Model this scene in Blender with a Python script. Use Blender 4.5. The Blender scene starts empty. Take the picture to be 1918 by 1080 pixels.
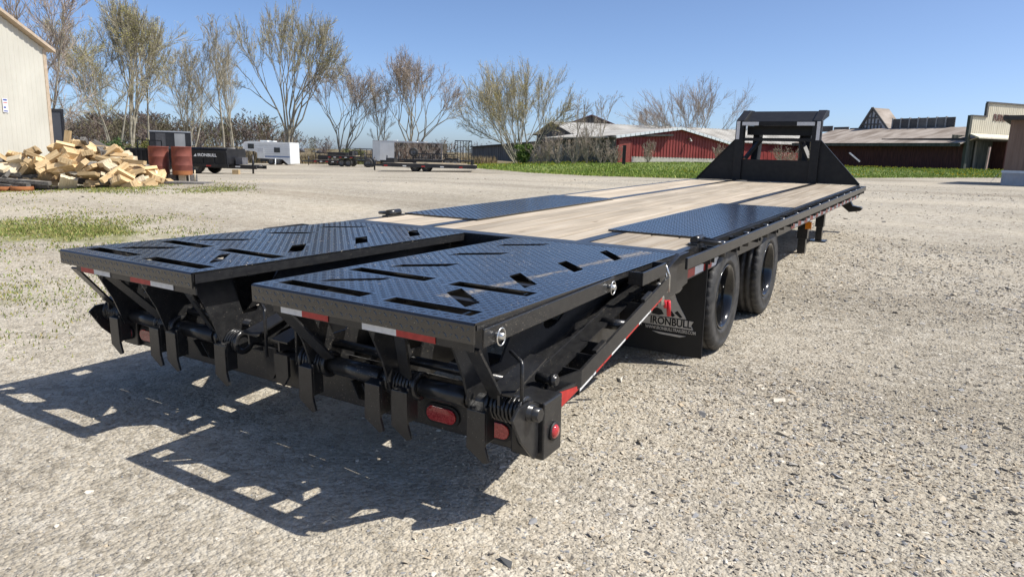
import bpy, bmesh, math, random
import numpy as np
from mathutils import Vector, Matrix, Euler
from mathutils.geometry import tessellate_polygon
random.seed(7); RNG = np.random.default_rng(7)
scene = bpy.context.scene
COL = scene.collection
R = math.radians
# ------------------------------------------------------------ camera
FPX, PW, PH = 1325.9, 1918.0, 1080.0
CAM = np.array([2.5231, -3.9528, 1.3456]); YAW, PITCH, ROLL = -0.5524, -0.1881, 0.02814
_cy, _sy, _cp, _sp = math.cos(YAW), math.sin(YAW), math.cos(PITCH), math.sin(PITCH)
FWD = np.array([_sy*_cp, _cy*_cp, _sp]); _r = np.array([_cy, -_sy, 0.]); _u = np.cross(_r, FWD)
RGT = _r*math.cos(ROLL) + _u*math.sin(ROLL); UPV = -_r*math.sin(ROLL) + _u*math.cos(ROLL)
cam_data = bpy.data.cameras.new('camera'); cam = bpy.data.objects.new('camera', cam_data); COL.objects.link(cam)
cam_data.sensor_fit = 'HORIZONTAL'; cam_data.sensor_width = 36; cam_data.lens = FPX/PW*36
cam_data.clip_start = .05; cam_data.clip_end = 6000
cam.matrix_world = Matrix(((RGT[0], UPV[0], -FWD[0], CAM[0]), (RGT[1], UPV[1], -FWD[1], CAM[1]), (RGT[2], UPV[2], -FWD[2], CAM[2]), (0, 0, 0, 1)))
scene.camera = cam
# ------------------------------------------------------------ sky, sun, exposure
SUN_EL, SUN_AZ = R(52.0), R(67.6)            # azimuth clockwise from +y
world = bpy.data.worlds.new('World'); scene.world = world; world.use_nodes = True
wn = world.node_tree.nodes; wl = world.node_tree.links
sky = wn.new('ShaderNodeTexSky'); sky.sky_type = 'NISHITA'; sky.sun_disc = False
sky.sun_elevation = SUN_EL; sky.sun_rotation = SUN_AZ
sky.altitude = 200; sky.air_density = .55; sky.dust_density = 1.2; sky.ozone_density = 4.2
wl.new(sky.outputs[0], wn['Background'].inputs[0]); wn['Background'].inputs[1].default_value = .148
sd = bpy.data.lights.new('sun', 'SUN'); sd.energy = 5.0; sd.angle = R(.53); sd.color = (1, .955, .88)
sun = bpy.data.objects.new('sun', sd); COL.objects.link(sun)
SUND = Vector((math.sin(SUN_AZ)*math.cos(SUN_EL), math.cos(SUN_AZ)*math.cos(SUN_EL), math.sin(SUN_EL)))
sun.rotation_euler = SUND.to_track_quat('Z', 'Y').to_euler(); sun.location = (20, 10, 30)
scene.view_settings.view_transform = 'Standard'; scene.view_settings.look = 'None'
scene.view_settings.exposure = 0.30; scene.view_settings.gamma = 1
scene.view_settings.use_curve_mapping = False
scene.render.engine = 'CYCLES'; scene.cycles.max_bounces = 6
# ------------------------------------------------------------ pixel <-> place helpers
def V(px, py, dep):                           # the point seen at a photo pixel, at a depth along the view axis
    return CAM + dep*(FWD + RGT*(px-PW/2)/FPX - UPV*(py-PH/2)/FPX)
ANCH = [(0,-2,0),(3,-3,0),(-4,-3,0),(2.5,-8,0),(-1.3,1,.02),(1.3,1,.02),(1.3,2.25,.052),(-1.3,2.25,.052),
        (.93,5.6,.21),(.97,6.7,.255),(-1,6,.2),(6,2,.05),(-6,2,.03),(-20,-20,0),(20,-20,0),(25,5,.2)]
for q in ((1880,347,29),(1700,334,40),(1560,317,73),(1800,319,66),(1160,305,56),(1350,306,60),(1100,331,38),(1500,337,32),
          (300,345,19.5),(100,355,19),(500,308,68),(760,312,64),(780,323,42),(890,309,85)):
    ANCH.append(tuple(V(*q)))
ANCH = np.array(ANCH)
def _tps(r2): return r2*np.log(r2+1e-9)
_n = len(ANCH)
_K = _tps(((ANCH[:,None,:2]-ANCH[None,:,:2])**2).sum(-1)) + np.eye(_n)*2.0
_P = np.c_[np.ones(_n), ANCH[:,:2]]
_A = np.block([[_K,_P],[_P.T,np.zeros((3,3))]])
_S = np.linalg.solve(_A, np.r_[ANCH[:,2], 0,0,0])
def H(x, y):
    x = np.atleast_1d(np.asarray(x, float)); y = np.atleast_1d(np.asarray(y, float))
    r2 = (x[:,None]-ANCH[:,0])**2+(y[:,None]-ANCH[:,1])**2
    z = _tps(r2)@_S[:_n] + _S[_n] + _S[_n+1]*x + _S[_n+2]*y
    d = np.hypot(x-CAM[0], y-CAM[1]); t = np.clip((d-75)/110, 0, 1); t = t*t*(3-2*t)
    z = np.clip(z, -2.0, 1.15)
    return z*(1-t) + (-1.4)*t
def h1(x, y): return float(H(x, y)[0])
def G(px, py, far=130.):                      # where the view ray through a pixel meets the ground
    ds = np.geomspace(1.2, far, 900); P = np.array([V(px, py, d) for d in ds])
    b = np.nonzero(P[:,2] < H(P[:,0], P[:,1]))[0]
    return P[b[0]] if len(b) else P[-1]
def gp(px, dep):                              # ground point straight below a pixel column at a depth
    p = V(px, 290, dep); return Vector((p[0], p[1], h1(p[0], p[1])))
CAMRZ = -YAW                                  # rotation of a thing whose +x runs to the right of the view, +y away
def mpp(dep): return dep/FPX                  # metres per photo pixel
# ------------------------------------------------------------ materials
MATS = {}
def mat(name, c, c2=None, rough=.5, metal=0., scale=8., detail=4., bump=0., bscale=40., spec=.5, coord='Object', stretch=(1,1,1), rnd=0., fac=(.35,.65), coat=0.):
    if name in MATS: return MATS[name]
    m = bpy.data.materials.new(name); m.use_nodes = True; nt = m.node_tree; N = nt.nodes; L = nt.links
    b = N['Principled BSDF']; b.inputs['Roughness'].default_value = rough; b.inputs['Metallic'].default_value = metal
    b.inputs['Specular IOR Level'].default_value = spec; b.inputs['Coat Weight'].default_value = coat
    tc = N.new('ShaderNodeTexCoord'); mp = N.new('ShaderNodeMapping'); mp.inputs['Scale'].default_value = stretch
    L.new(tc.outputs[coord], mp.inputs[0])
    if c2 is None: c2 = tuple(min(1, v*1.25+.002) for v in c)
    nz = N.new('ShaderNodeTexNoise'); nz.inputs['Scale'].default_value = scale; nz.inputs['Detail'].default_value = detail
    L.new(mp.outputs[0], nz.inputs['Vector'])
    cr = N.new('ShaderNodeValToRGB'); cr.color_ramp.elements[0].position = fac[0]; cr.color_ramp.elements[1].position = fac[1]
    cr.color_ramp.elements[0].color = (*c, 1); cr.color_ramp.elements[1].color = (*c2, 1)
    L.new(nz.outputs[0], cr.inputs[0]); out = cr.outputs[0]
    if rnd:
        oi = N.new('ShaderNodeObjectInfo'); hs = N.new('ShaderNodeHueSaturation'); mr = N.new('ShaderNodeMapRange')
        mr.inputs[3].default_value = 1-rnd; mr.inputs[4].default_value = 1+rnd
        L.new(oi.outputs['Random'], mr.inputs[0]); L.new(mr.outputs[0], hs.inputs['Value']); L.new(out, hs.inputs['Color']); out = hs.outputs[0]
    L.new(out, b.inputs['Base Color'])
    if bump:
        n2 = N.new('ShaderNodeTexNoise'); n2.inputs['Scale'].default_value = bscale; n2.inputs['Detail'].default_value = 3
        L.new(mp.outputs[0], n2.inputs['Vector'])
        bp = N.new('ShaderNodeBump'); bp.inputs['Strength'].default_value = bump; bp.inputs['Distance'].default_value = .02
        L.new(n2.outputs[0], bp.inputs['Height']); L.new(bp.outputs[0], b.inputs['Normal'])
    MATS[name] = m; return m
def attr_mat(name, rough=.8, spec=.3, trans=0.):    # colour from the mesh's own per-stone / per-leaf colour
    m = bpy.data.materials.new(name); m.use_nodes = True; nt = m.node_tree; b = nt.nodes['Principled BSDF']
    a = nt.nodes.new('ShaderNodeAttribute'); a.attribute_name = 'tint'; nt.links.new(a.outputs['Color'], b.inputs['Base Color'])
    b.inputs['Roughness'].default_value = rough; b.inputs['Specular IOR Level'].default_value = spec
    MATS[name] = m; return m
# powder-coat black: sky picks up on it; faint dust
BLACK = mat('black_powder_coat', (.015,.015,.016), (.024,.024,.024), rough=.28, scale=30, bump=.05, bscale=220)
BLACKD = mat('black_frame_shaded', (.008,.008,.009), (.014,.014,.014), rough=.5, scale=14, spec=.35)  # darker copy of the black paint; shade on the bulkhead is put into colour
PLATE = mat('black_tread_plate', (.010,.010,.010), (.022,.021,.020), rough=.17, scale=9, bump=.03, bscale=120, fac=(.45,.75), spec=.9, coat=.22)
PLATE.node_tree.nodes['Principled BSDF'].inputs['Coat Roughness'].default_value = .14
def speckle(m, amount=.16, thr=.69, scale=170., smear=False):     # dried splashes and grit on the paint
    nt = m.node_tree; N = nt.nodes; L = nt.links; b = N['Principled BSDF']; src = b.inputs['Base Color'].links[0].from_socket
    tc = N.new('ShaderNodeTexCoord'); n1 = N.new('ShaderNodeTexNoise'); n1.inputs['Scale'].default_value = scale; n1.inputs['Detail'].default_value = 2; L.new(tc.outputs['Object'], n1.inputs['Vector'])
    n2 = N.new('ShaderNodeTexNoise'); n2.inputs['Scale'].default_value = 3.; n2.inputs['Detail'].default_value = 3; L.new(tc.outputs['Object'], n2.inputs['Vector'])
    ad = N.new('ShaderNodeMath'); ad.operation = 'MULTIPLY_ADD'; ad.inputs[1].default_value = .25; L.new(n2.outputs[0], ad.inputs[0]); L.new(n1.outputs[0], ad.inputs[2])
    mr = N.new('ShaderNodeMapRange'); mr.inputs[1].default_value = thr+.12; mr.inputs[2].default_value = thr+.16; mr.inputs[4].default_value = amount*4; L.new(ad.outputs[0], mr.inputs[0]); fac = mr.outputs[0]
    if smear:                                    # sandy drag mark along the outer slots of the right ramp
        sp = N.new('ShaderNodeSeparateXYZ'); L.new(tc.outputs['Object'], sp.inputs[0])
        def M(op, a, b_=None, c=None):
            q = N.new('ShaderNodeMath'); q.operation = op
            for k, v in enumerate((a, b_, c)):
                if v is None: continue
                if isinstance(v, (int, float)): q.inputs[k].default_value = v
                else: L.new(v, q.inputs[k])
            return q.outputs[0]
        n3 = N.new('ShaderNodeTexNoise'); n3.inputs['Scale'].default_value = 4.; n3.inputs['Detail'].default_value = 6; L.new(tc.outputs['Object'], n3.inputs['Vector'])
        line = M('MULTIPLY_ADD', sp.outputs[1], .07, 1.075); dx = M('ABSOLUTE', M('SUBTRACT', sp.outputs[0], M('ADD', line, M('MULTIPLY_ADD', n3.outputs[0], .12, -.06))))
        wd = M('MULTIPLY_ADD', M('ABSOLUTE', M('ADD', sp.outputs[1], 1.1)), .05, .022); a = M('SUBTRACT', 1., M('DIVIDE', dx, wd)); n4 = N.new('ShaderNodeTexNoise'); n4.inputs['Scale'].default_value = 60.; L.new(tc.outputs['Object'], n4.inputs['Vector'])
        a = M('MULTIPLY', a, M('MULTIPLY_ADD', n4.outputs[0], 3.2, -1.0)); ok = M('MULTIPLY', M('LESS_THAN', sp.outputs[1], -.12), M('GREATER_THAN', sp.outputs[1], -1.85))
        cl = N.new('ShaderNodeClamp'); L.new(M('MULTIPLY', a, ok), cl.inputs[0]); fac = M('MAXIMUM', fac, M('MULTIPLY', cl.outputs[0], .75))
    mx = N.new('ShaderNodeMix'); mx.data_type = 'RGBA'; mx.inputs[7].default_value = (.36,.31,.24,1); L.new(fac, mx.inputs[0]); L.new(src, mx.inputs[6]); L.new(mx.outputs[2], b.inputs['Base Color'])
    r = N.new('ShaderNodeMapRange'); r.inputs[3].default_value = b.inputs['Roughness'].default_value; r.inputs[4].default_value = .85; L.new(fac, r.inputs[0]); L.new(r.outputs[0], b.inputs['Roughness'])
speckle(BLACK); speckle(PLATE, .12, .72, 120., True)
RUBBER = mat('tyre_rubber', (.02,.02,.0195), (.048,.045,.041), rough=.6, scale=18, bump=.15, bscale=120)
FLAP = mat('flap_rubber', (.008,.008,.008), (.012,.012,.012), rough=.6, scale=10)
RIM = mat('gloss_black_rim', (.008,.008,.008), (.011,.011,.011), rough=.12, scale=10, coat=.4)
ZINC = mat('zinc_steel', (.55,.55,.54), (.75,.75,.72), rough=.3, metal=.9, scale=40)
REDT = mat('red_reflector', (.36,.018,.016), (.46,.03,.025), rough=.35, scale=40)
WHT = mat('white_reflector', (.62,.62,.62), (.72,.72,.71), rough=.35, scale=40)
LENS = mat('red_lamp_lens', (.30,.008,.012), (.5,.05,.05), rough=.12, scale=160, coat=.5)
AMB = mat('amber_lamp_lens', (.75,.20,.01), (.85,.3,.03), rough=.15, scale=60, coat=.5)
REDV = mat('red_vinyl', (.5,.012,.02), (.6,.02,.03), rough=.35)
LOGO = mat('flap_print', (.55,.52,.46), (.64,.6,.53), rough=.6, scale=20)
WHITEP = mat('white_print', (.75,.75,.74), (.82,.82,.8), rough=.5)
def wood_mat(name, c1, c2, c3, rnd=.12, gr=26., st=(1,.035,1), knot=True):
    m = bpy.data.materials.new(name); m.use_nodes = True; nt = m.node_tree; N = nt.nodes; L = nt.links; b = N['Principled BSDF']
    b.inputs['Roughness'].default_value = .72; b.inputs['Specular IOR Level'].default_value = .25
    tc = N.new('ShaderNodeTexCoord'); mp = N.new('ShaderNodeMapping'); mp.inputs['Scale'].default_value = st
    oi = N.new('ShaderNodeObjectInfo'); cb = N.new('ShaderNodeCombineXYZ'); ml = N.new('ShaderNodeMath'); ml.operation = 'MULTIPLY'; ml.inputs[1].default_value = 57.
    L.new(oi.outputs['Random'], ml.inputs[0]); L.new(ml.outputs[0], cb.inputs[1]); L.new(ml.outputs[0], cb.inputs[2])
    ad = N.new('ShaderNodeVectorMath'); L.new(tc.outputs['Object'], ad.inputs[0]); L.new(cb.outputs[0], ad.inputs[1]); L.new(ad.outputs[0], mp.inputs[0])
    n1 = N.new('ShaderNodeTexNoise'); n1.inputs['Scale'].default_value = gr; n1.inputs['Detail'].default_value = 6; n1.inputs['Distortion'].default_value = .6; L.new(mp.outputs[0], n1.inputs['Vector'])
    cr = N.new('ShaderNodeValToRGB'); e = cr.color_ramp.elements; e[0].position = .3; e[0].color = (*c1,1); e[1].position = .62; e[1].color = (*c2,1)
    x = e.new(.8); x.color = (*c3,1); L.new(n1.outputs[0], cr.inputs[0])
    n2 = N.new('ShaderNodeTexNoise'); n2.inputs['Scale'].default_value = 1.3; n2.inputs['Detail'].default_value = 4; L.new(ad.outputs[0], n2.inputs['Vector'])
    mr = N.new('ShaderNodeMapRange'); mr.inputs[1].default_value = .3; mr.inputs[2].default_value = .7; mr.inputs[3].default_value = .82; mr.inputs[4].default_value = 1.12; L.new(n2.outputs[0], mr.inputs[0])
    hs = N.new('ShaderNodeHueSaturation'); L.new(cr.outputs[0], hs.inputs['Color'])
    m2 = N.new('ShaderNodeMapRange'); m2.inputs[3].default_value = 1-rnd; m2.inputs[4].default_value = 1+rnd; L.new(oi.outputs['Random'], m2.inputs[0])
    mm = N.new('ShaderNodeMath'); mm.operation = 'MULTIPLY'; L.new(mr.outputs[0], mm.inputs[0]); L.new(m2.outputs[0], mm.inputs[1]); L.new(mm.outputs[0], hs.inputs['Value'])
    out = hs.outputs[0]
    if knot:                                   # knots and dark checks
        vo = N.new('ShaderNodeTexVoronoi'); vo.inputs['Scale'].default_value = 3.2; mp3 = N.new('ShaderNodeMapping'); mp3.inputs['Scale'].default_value = (1.6,.42,1)
        L.new(ad.outputs[0], mp3.inputs[0]); L.new(mp3.outputs[0], vo.inputs['Vector'])
        k = N.new('ShaderNodeMapRange'); k.inputs[1].default_value = .035; k.inputs[2].default_value = .09; k.inputs[3].default_value = .75; k.inputs[4].default_value = 0; L.new(vo.outputs['Distance'], k.inputs[0])
        mx = N.new('ShaderNodeMix'); mx.data_type = 'RGBA'; mx.inputs[7].default_value = (c1[0]*.3, c1[1]*.25, c1[2]*.2, 1)
        L.new(k.outputs[0], mx.inputs[0]); L.new(out, mx.inputs[6]); out = mx.outputs[2]
    L.new(out, b.inputs['Base Color'])
    bp = N.new('ShaderNodeBump'); bp.inputs['Strength'].default_value = .2; bp.inputs['Distance'].default_value = .006; L.new(n1.outputs[0], bp.inputs['Height']); L.new(bp.outputs[0], b.inputs['Normal'])
    MATS[name] = m; return m
PLANK = wood_mat('pine_deck_board', (.34,.275,.195), (.49,.42,.325), (.56,.50,.41), rnd=.2)
FRESH = wood_mat('fresh_cut_pine', (.46,.315,.155), (.64,.48,.275), (.72,.585,.39), rnd=.28, gr=30, st=(1,.12,1), knot=False)
PALE = wood_mat('pale_pine', (.55,.45,.30), (.70,.60,.43), (.75,.67,.52), rnd=.1, gr=30, st=(1,.12,1), knot=False)
OLDW = wood_mat('weathered_grey_wood', (.07,.065,.06), (.19,.18,.165), (.28,.27,.25), rnd=.3, gr=22, st=(1,.1,1), knot=False)
# ------------------------------------------------------------ mesh builder
class MB:
    def __init__(s): s.v = []; s.f = []; s.m = []; s.sm = []
    def add(s, vs, fs, mi=0, smooth=False):
        o = len(s.v); s.v += [tuple(v) for v in vs]
        for f in fs: s.f.append(tuple(o+i for i in f)); s.m.append(mi); s.sm.append(smooth)
        return s
    def box(s, x0, x1, y0, y1, z0, z1, mi=0):
        return s.add([(x0,y0,z0),(x1,y0,z0),(x1,y1,z0),(x0,y1,z0),(x0,y0,z1),(x1,y0,z1),(x1,y1,z1),(x0,y1,z1)],
                     [(0,3,2,1),(4,5,6,7),(0,1,5,4),(1,2,6,5),(2,3,7,6),(3,0,4,7)], mi)
    def bar(s, a, b, w, t, up=(0,0,1), mi=0):   # rectangular bar from a to b: w sideways, t along up
        a = Vector(a); b = Vector(b); d = (b-a).normalized(); sd_ = d.cross(Vector(up))
        if sd_.length < 1e-4: sd_ = d.cross(Vector((1,0,0)))
        sd_.normalize(); up_ = sd_.cross(d).normalized(); q = []
        for p in (a, b):
            for i, j in ((-1,-1),(1,-1),(1,1),(-1,1)): q.append(p + sd_*(w/2*i) + up_*(t/2*j))
        return s.add(q, [(0,1,2,3),(7,6,5,4),(0,4,5,1),(1,5,6,2),(2,6,7,3),(3,7,4,0)], mi)
    def tube(s, pts, rad, n=8, mi=0, caps=True, smooth=True):
        pts = [Vector(p) for p in pts]; k = len(pts); rads = rad if isinstance(rad, (list, tuple)) else [rad]*k
        vs = []; ref = None
        for i, p in enumerate(pts):
            d = (pts[min(i+1,k-1)]-pts[max(i-1,0)]).normalized()
            if ref is None:
                ref = d.cross(Vector((0,0,1)));
                if ref.length < .1: ref = d.cross(Vector((1,0,0)))
                ref.normalize()
            ref = (ref - d*ref.dot(d)).normalized(); bi = d.cross(ref)
            for j in range(n):
                t = 2*math.pi*j/n; vs.append(p + (ref*math.cos(t)+bi*math.sin(t))*rads[i])
        fs = []
        for i in range(k-1):
            for j in range(n): fs.append((i*n+j, i*n+(j+1)%n, (i+1)*n+(j+1)%n, (i+1)*n+j))
        s.add(vs, fs, mi, smooth)
        if caps:
            o = len(s.v)-k*n; s.f += [tuple(o+j for j in range(n-1,-1,-1)), tuple(o+(k-1)*n+j for j in range(n))]; s.m += [mi]*2; s.sm += [False]*2
        return s
    def prism(s, poly, axis, a, b, mi=0):        # polygon (2-D) pushed from a to b along an axis
        n = len(poly)
        def pt(p, q):
            return {'x': (q,p[0],p[1]), 'y': (p[0],q,p[1]), 'z': (p[0],p[1],q)}[axis]
        vs = [pt(p,a) for p in poly]+[pt(p,b) for p in poly]
        fs = [(i,(i+1)%n,n+(i+1)%n,n+i) for i in range(n)]
        tri = tessellate_polygon([[Vector((p[0],p[1],0)) for p in poly]])
        fs += [t for t in tri]+[tuple(n+i for i in t[::-1]) for t in tri]
        return s.add(vs, fs, mi)
    def holed(s, outer, holes, axis, a, b, mi=0):
        loops = [outer]+holes; flat = [p for l in loops for p in l]; n = len(flat)
        def pt(p, q):
            return {'x': (q,p[0],p[1]), 'y': (p[0],q,p[1]), 'z': (p[0],p[1],q)}[axis]
        ca = a if callable(a) else (lambda p: a); cb = b if callable(b) else (lambda p: b)
        vs = [pt(p,ca(p)) for p in flat]+[pt(p,cb(p)) for p in flat]
        tri = tessellate_polygon([[Vector((p[0],p[1],0)) for p in l] for l in loops])
        fs = [tuple(t) for t in tri]+[tuple(n+i for i in t[::-1]) for t in tri]; o = 0
        for l in loops:
            k = len(l)
            for i in range(k): fs.append((o+i,o+(i+1)%k,n+o+(i+1)%k,n+o+i))
            o += k
        return s.add(vs, fs, mi)
    def lathe(s, prof, c=(0,0,0), axis='x', n=32, mi=0, smooth=True, mod=None, close=False):
        vs = []
        for j in range(n):
            t = 2*math.pi*j/n
            for i, (q, r) in enumerate(prof):
                rr = mod(i, j, r) if mod else r
                ca, sa = math.cos(t)*rr, math.sin(t)*rr
                vs.append({'x': (c[0]+q,c[1]+ca,c[2]+sa), 'y': (c[0]+sa,c[1]+q,c[2]+ca), 'z': (c[0]+ca,c[1]+sa,c[2]+q)}[axis])
        k = len(prof); fs = []
        for j in range(n):
            j2 = (j+1)%n
            for i in range(k if close else k-1): fs.append((j*k+i,j*k+(i+1)%k,j2*k+(i+1)%k,j2*k+i))
        return s.add(vs, fs, mi, smooth)
    def xf(s, M):
        s.v = [tuple(M@Vector(v)) for v in s.v]; return s
    def mesh(s, name, mats, fixn=True):
        me = bpy.data.meshes.new(name); me.from_pydata(s.v, [], s.f)
        for m in (mats if isinstance(mats,(list,tuple)) else [mats]): me.materials.append(m)
        me.polygons.foreach_set('material_index', s.m); me.polygons.foreach_set('use_smooth', s.sm)
        if fixn:
            bm = bmesh.new(); bm.from_mesh(me); bmesh.ops.recalc_face_normals(bm, faces=bm.faces); bm.to_mesh(me); bm.free()
        me.update(); return me
    def build(s, name, mats, parent=None, loc=None, rot=None, bevel=0):
        o = bpy.data.objects.new(name, s.mesh(name, mats)); COL.objects.link(o)
        if parent: o.parent = parent
        if loc is not None: o.location = loc
        if rot is not None: o.rotation_euler = rot
        if bevel:
            b = o.modifiers.new('bevel', 'BEVEL'); b.width = bevel; b.segments = 2; b.limit_method = 'ANGLE'; b.angle_limit = R(40)
        return o
def tag(o, label, cat, group=None, kind=None):
    if label: o['label'] = label
    if cat: o['category'] = cat
    if group: o['group'] = group
    if kind: o['kind'] = kind
    return o
def empty(name, loc=(0,0,0), rz=0, parent=None):
    o = bpy.data.objects.new(name, None); COL.objects.link(o); o.location = loc; o.rotation_euler = (0,0,rz); o.empty_display_size = .2
    if parent: o.parent = parent
    return o
def np_obj(name, verts, faces, m, tint=None, parent=None, smooth=False):    # big meshes: equal-sided faces
    me = bpy.data.meshes.new(name); verts = np.asarray(verts, np.float32); faces = np.asarray(faces, np.int32)
    k = faces.shape[1]; me.vertices.add(len(verts)); me.vertices.foreach_set('co', verts.ravel())
    me.loops.add(faces.size); me.loops.foreach_set('vertex_index', faces.ravel())
    me.polygons.add(len(faces)); me.polygons.foreach_set('loop_start', np.arange(0, faces.size, k, dtype=np.int32))
    me.polygons.foreach_set('use_smooth', np.full(len(faces), smooth))
    if tint is not None:
        a = me.attributes.new('tint', 'FLOAT_COLOR', 'POINT'); t = np.c_[np.asarray(tint, np.float32), np.ones(len(verts), np.float32)]
        a.data.foreach_set('color', t.ravel().astype(np.float32))
    me.materials.append(m); me.update(calc_edges=True); me.validate()
    o = bpy.data.objects.new(name, me); COL.objects.link(o)
    if parent: o.parent = parent
    return o
def copy_tree(o, parent=None):
    c = o.copy(); COL.objects.link(c); c.parent = parent
    for ch in list(o.children): copy_tree(ch, c)
    return c
def text_obj(body, name, m, parent, size, M, ext=.001, squash=1.0, bold=0., left=False):
    cu = bpy.data.curves.new(name, 'FONT'); cu.body = body; cu.size = size; cu.extrude = ext; cu.align_x = 'LEFT' if left else 'CENTER'; cu.align_y = 'CENTER'; cu.offset = bold
    to = bpy.data.objects.new(name+'_curve', cu); COL.objects.link(to)
    bpy.context.view_layer.update()
    me = bpy.data.meshes.new_from_object(to.evaluated_get(bpy.context.evaluated_depsgraph_get()))
    bpy.data.objects.remove(to); me.name = name
    me.transform(M @ Matrix.Diagonal((squash,1,1,1))); me.materials.clear(); me.materials.append(m)
    o = bpy.data.objects.new(name, me); COL.objects.link(o); o.parent = parent; return o
def basis(loc, x, y):                          # matrix with given x and y axes
    x = Vector(x).normalized(); y = Vector(y); z = x.cross(y).normalized(); y = z.cross(x)
    return Matrix(((x[0],y[0],z[0],loc[0]),(x[1],y[1],z[1],loc[1]),(x[2],y[2],z[2],loc[2]),(0,0,0,1)))
# ============================================================ the ground
def ground_material():
    m = bpy.data.materials.new('gravel_yard'); m.use_nodes = True; nt = m.node_tree; N = nt.nodes; L = nt.links; b = N['Principled BSDF']
    b.inputs['Roughness'].default_value = .9; b.inputs['Specular IOR Level'].default_value = .2
    tc = N.new('ShaderNodeTexCoord')
    def noise(scale, detail=4, vec=None, dist=0):
        n = N.new('ShaderNodeTexNoise'); n.inputs['Scale'].default_value = scale; n.inputs['Detail'].default_value = detail; n.inputs['Distortion'].default_value = dist
        L.new(vec or tc.outputs['Object'], n.inputs['Vector']); return n.outputs[0]
    def ramp(src, stops):
        c = N.new('ShaderNodeValToRGB'); e = c.color_ramp.elements
        e[0].position, e[0].color = stops[0][0], (*stops[0][1],1); e[1].position, e[1].color = stops[-1][0], (*stops[-1][1],1)
        for p, col in stops[1:-1]: x = e.new(p); x.color = (*col,1)
        L.new(src, c.inputs[0]); return c.outputs[0]
    def mix(f, a, b_, mode='MIX'):
        x = N.new('ShaderNodeMix'); x.data_type = 'RGBA'; x.blend_type = mode
        if isinstance(f, float): x.inputs[0].default_value = f
        else: L.new(f, x.inputs[0])
        L.new(a, x.inputs[6]); L.new(b_, x.inputs[7]); return x.outputs[2]
    # crushed limestone: pebble cells of differing colour over tan fines, at three sizes
    vo = []
    for sc in (95., 42., 17.):
        v = N.new('ShaderNodeTexVoronoi'); v.inputs['Scale'].default_value = sc; L.new(tc.outputs['Object'], v.inputs['Vector']); vo.append(v)
    sep = [N.new('ShaderNodeSeparateColor') for _ in vo]
    for v, s in zip(vo, sep): L.new(v.outputs['Color'], s.inputs[0])
    peb = [ramp(s.outputs[0], [(0,(.11,.095,.072)),(.3,(.325,.285,.22)),(.7,(.47,.42,.335)),(1,(.60,.56,.475))]) for s in sep]
    base = mix(.5, peb[0], peb[1]); base = mix(.35, base, peb[2])
    fines = ramp(noise(5, 6), [(.3,(.36,.31,.235)),(.55,(.465,.415,.325)),(.75,(.535,.485,.395))])
    fm = ramp(noise(.55, 5), [(.42,(.08,.08,.08)),(.62,(.48,.48,.48))])
    base = mix(fm, base, fines)
    # wheel-worn paler lanes and damp brown patches, metres wide
    big = ramp(noise(.16, 4, dist=.8), [(.3,(.80,.80,.79)),(.5,(.99,1.0,1.02)),(.7,(1.10,1.09,1.07))])
    base = mix(1., base, big, 'MULTIPLY')
    mp = N.new('ShaderNodeMapping'); mp.inputs['Rotation'].default_value = (0,0,-CAMRZ-.12); mp.inputs['Scale'].default_value = (.025,.55,1); L.new(tc.outputs['Object'], mp.inputs[0])
    lane = ramp(noise(1., 4, mp.outputs[0]), [(.34,(.76,.74,.71)),(.5,(1,1,1)),(.66,(1.14,1.13,1.11))])
    base = mix(.8, base, lane, 'MULTIPLY')
    # thin grass where the yard is not driven on: tint follows the 'grass' attribute
    at = N.new('ShaderNodeAttribute'); at.attribute_name = 'grass'
    g1 = N.new('ShaderNodeMath'); g1.operation = 'ADD'; L.new(at.outputs['Fac'], g1.inputs[0]); L.new(noise(2.3, 6), g1.inputs[1])
    gm = N.new('ShaderNodeMapRange'); gm.inputs[1].default_value = .95; gm.inputs[2].default_value = 1.35; L.new(g1.outputs[0], gm.inputs[0])
    gcol = ramp(noise(14, 5), [(.3,(.13,.14,.045)),(.6,(.23,.23,.085)),(.8,(.34,.31,.17))])
    base = mix(gm.outputs[0], base, gcol)
    fa = N.new('ShaderNodeAttribute'); fa.attribute_name = 'field'
    base = mix(fa.outputs['Fac'], base, ramp(noise(.35, 6), [(.3,(.10,.085,.045)),(.55,(.19,.15,.085)),(.75,(.25,.205,.12))]))
    L.new(base, b.inputs['Base Color'])
    # relief of the pebbles
    ad = N.new('ShaderNodeMath'); ad.operation = 'MULTIPLY_ADD'; ad.inputs[1].default_value = -.45; L.new(vo[0].outputs['Distance'], ad.inputs[0])
    mu = N.new('ShaderNodeMath'); mu.operation = 'MULTIPLY'; mu.inputs[1].default_value = -1.; L.new(vo[1].outputs['Distance'], mu.inputs[0]); L.new(mu.outputs[0], ad.inputs[2])
    a2 = N.new('ShaderNodeMath'); a2.operation = 'MULTIPLY_ADD'; a2.inputs[1].default_value = .22; L.new(noise(9, 6), a2.inputs[0]); L.new(ad.outputs[0], a2.inputs[2])
    bp = N.new('ShaderNodeBump'); bp.inputs['Strength'].default_value = .8; bp.inputs['Distance'].default_value = .014; L.new(a2.outputs[0], bp.inputs['Height']); L.new(bp.outputs[0], b.inputs['Normal'])
    return m
GROUND = ground_material()
def vnoise(x, y, s, seed=0):                   # cheap smooth value noise for scattering
    rng = np.random.default_rng(seed); T = rng.random((64,64)); x = x*s; y = y*s
    i = np.floor(x).astype(int); j = np.floor(y).astype(int); fx = x-i; fy = y-j; fx = fx*fx*(3-2*fx); fy = fy*fy*(3-2*fy)
    g = lambda a, b: T[a%64, b%64]
    return (g(i,j)*(1-fx)+g(i+1,j)*fx)*(1-fy)+(g(i,j+1)*(1-fx)+g(i+1,j+1)*fx)*fy
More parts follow.
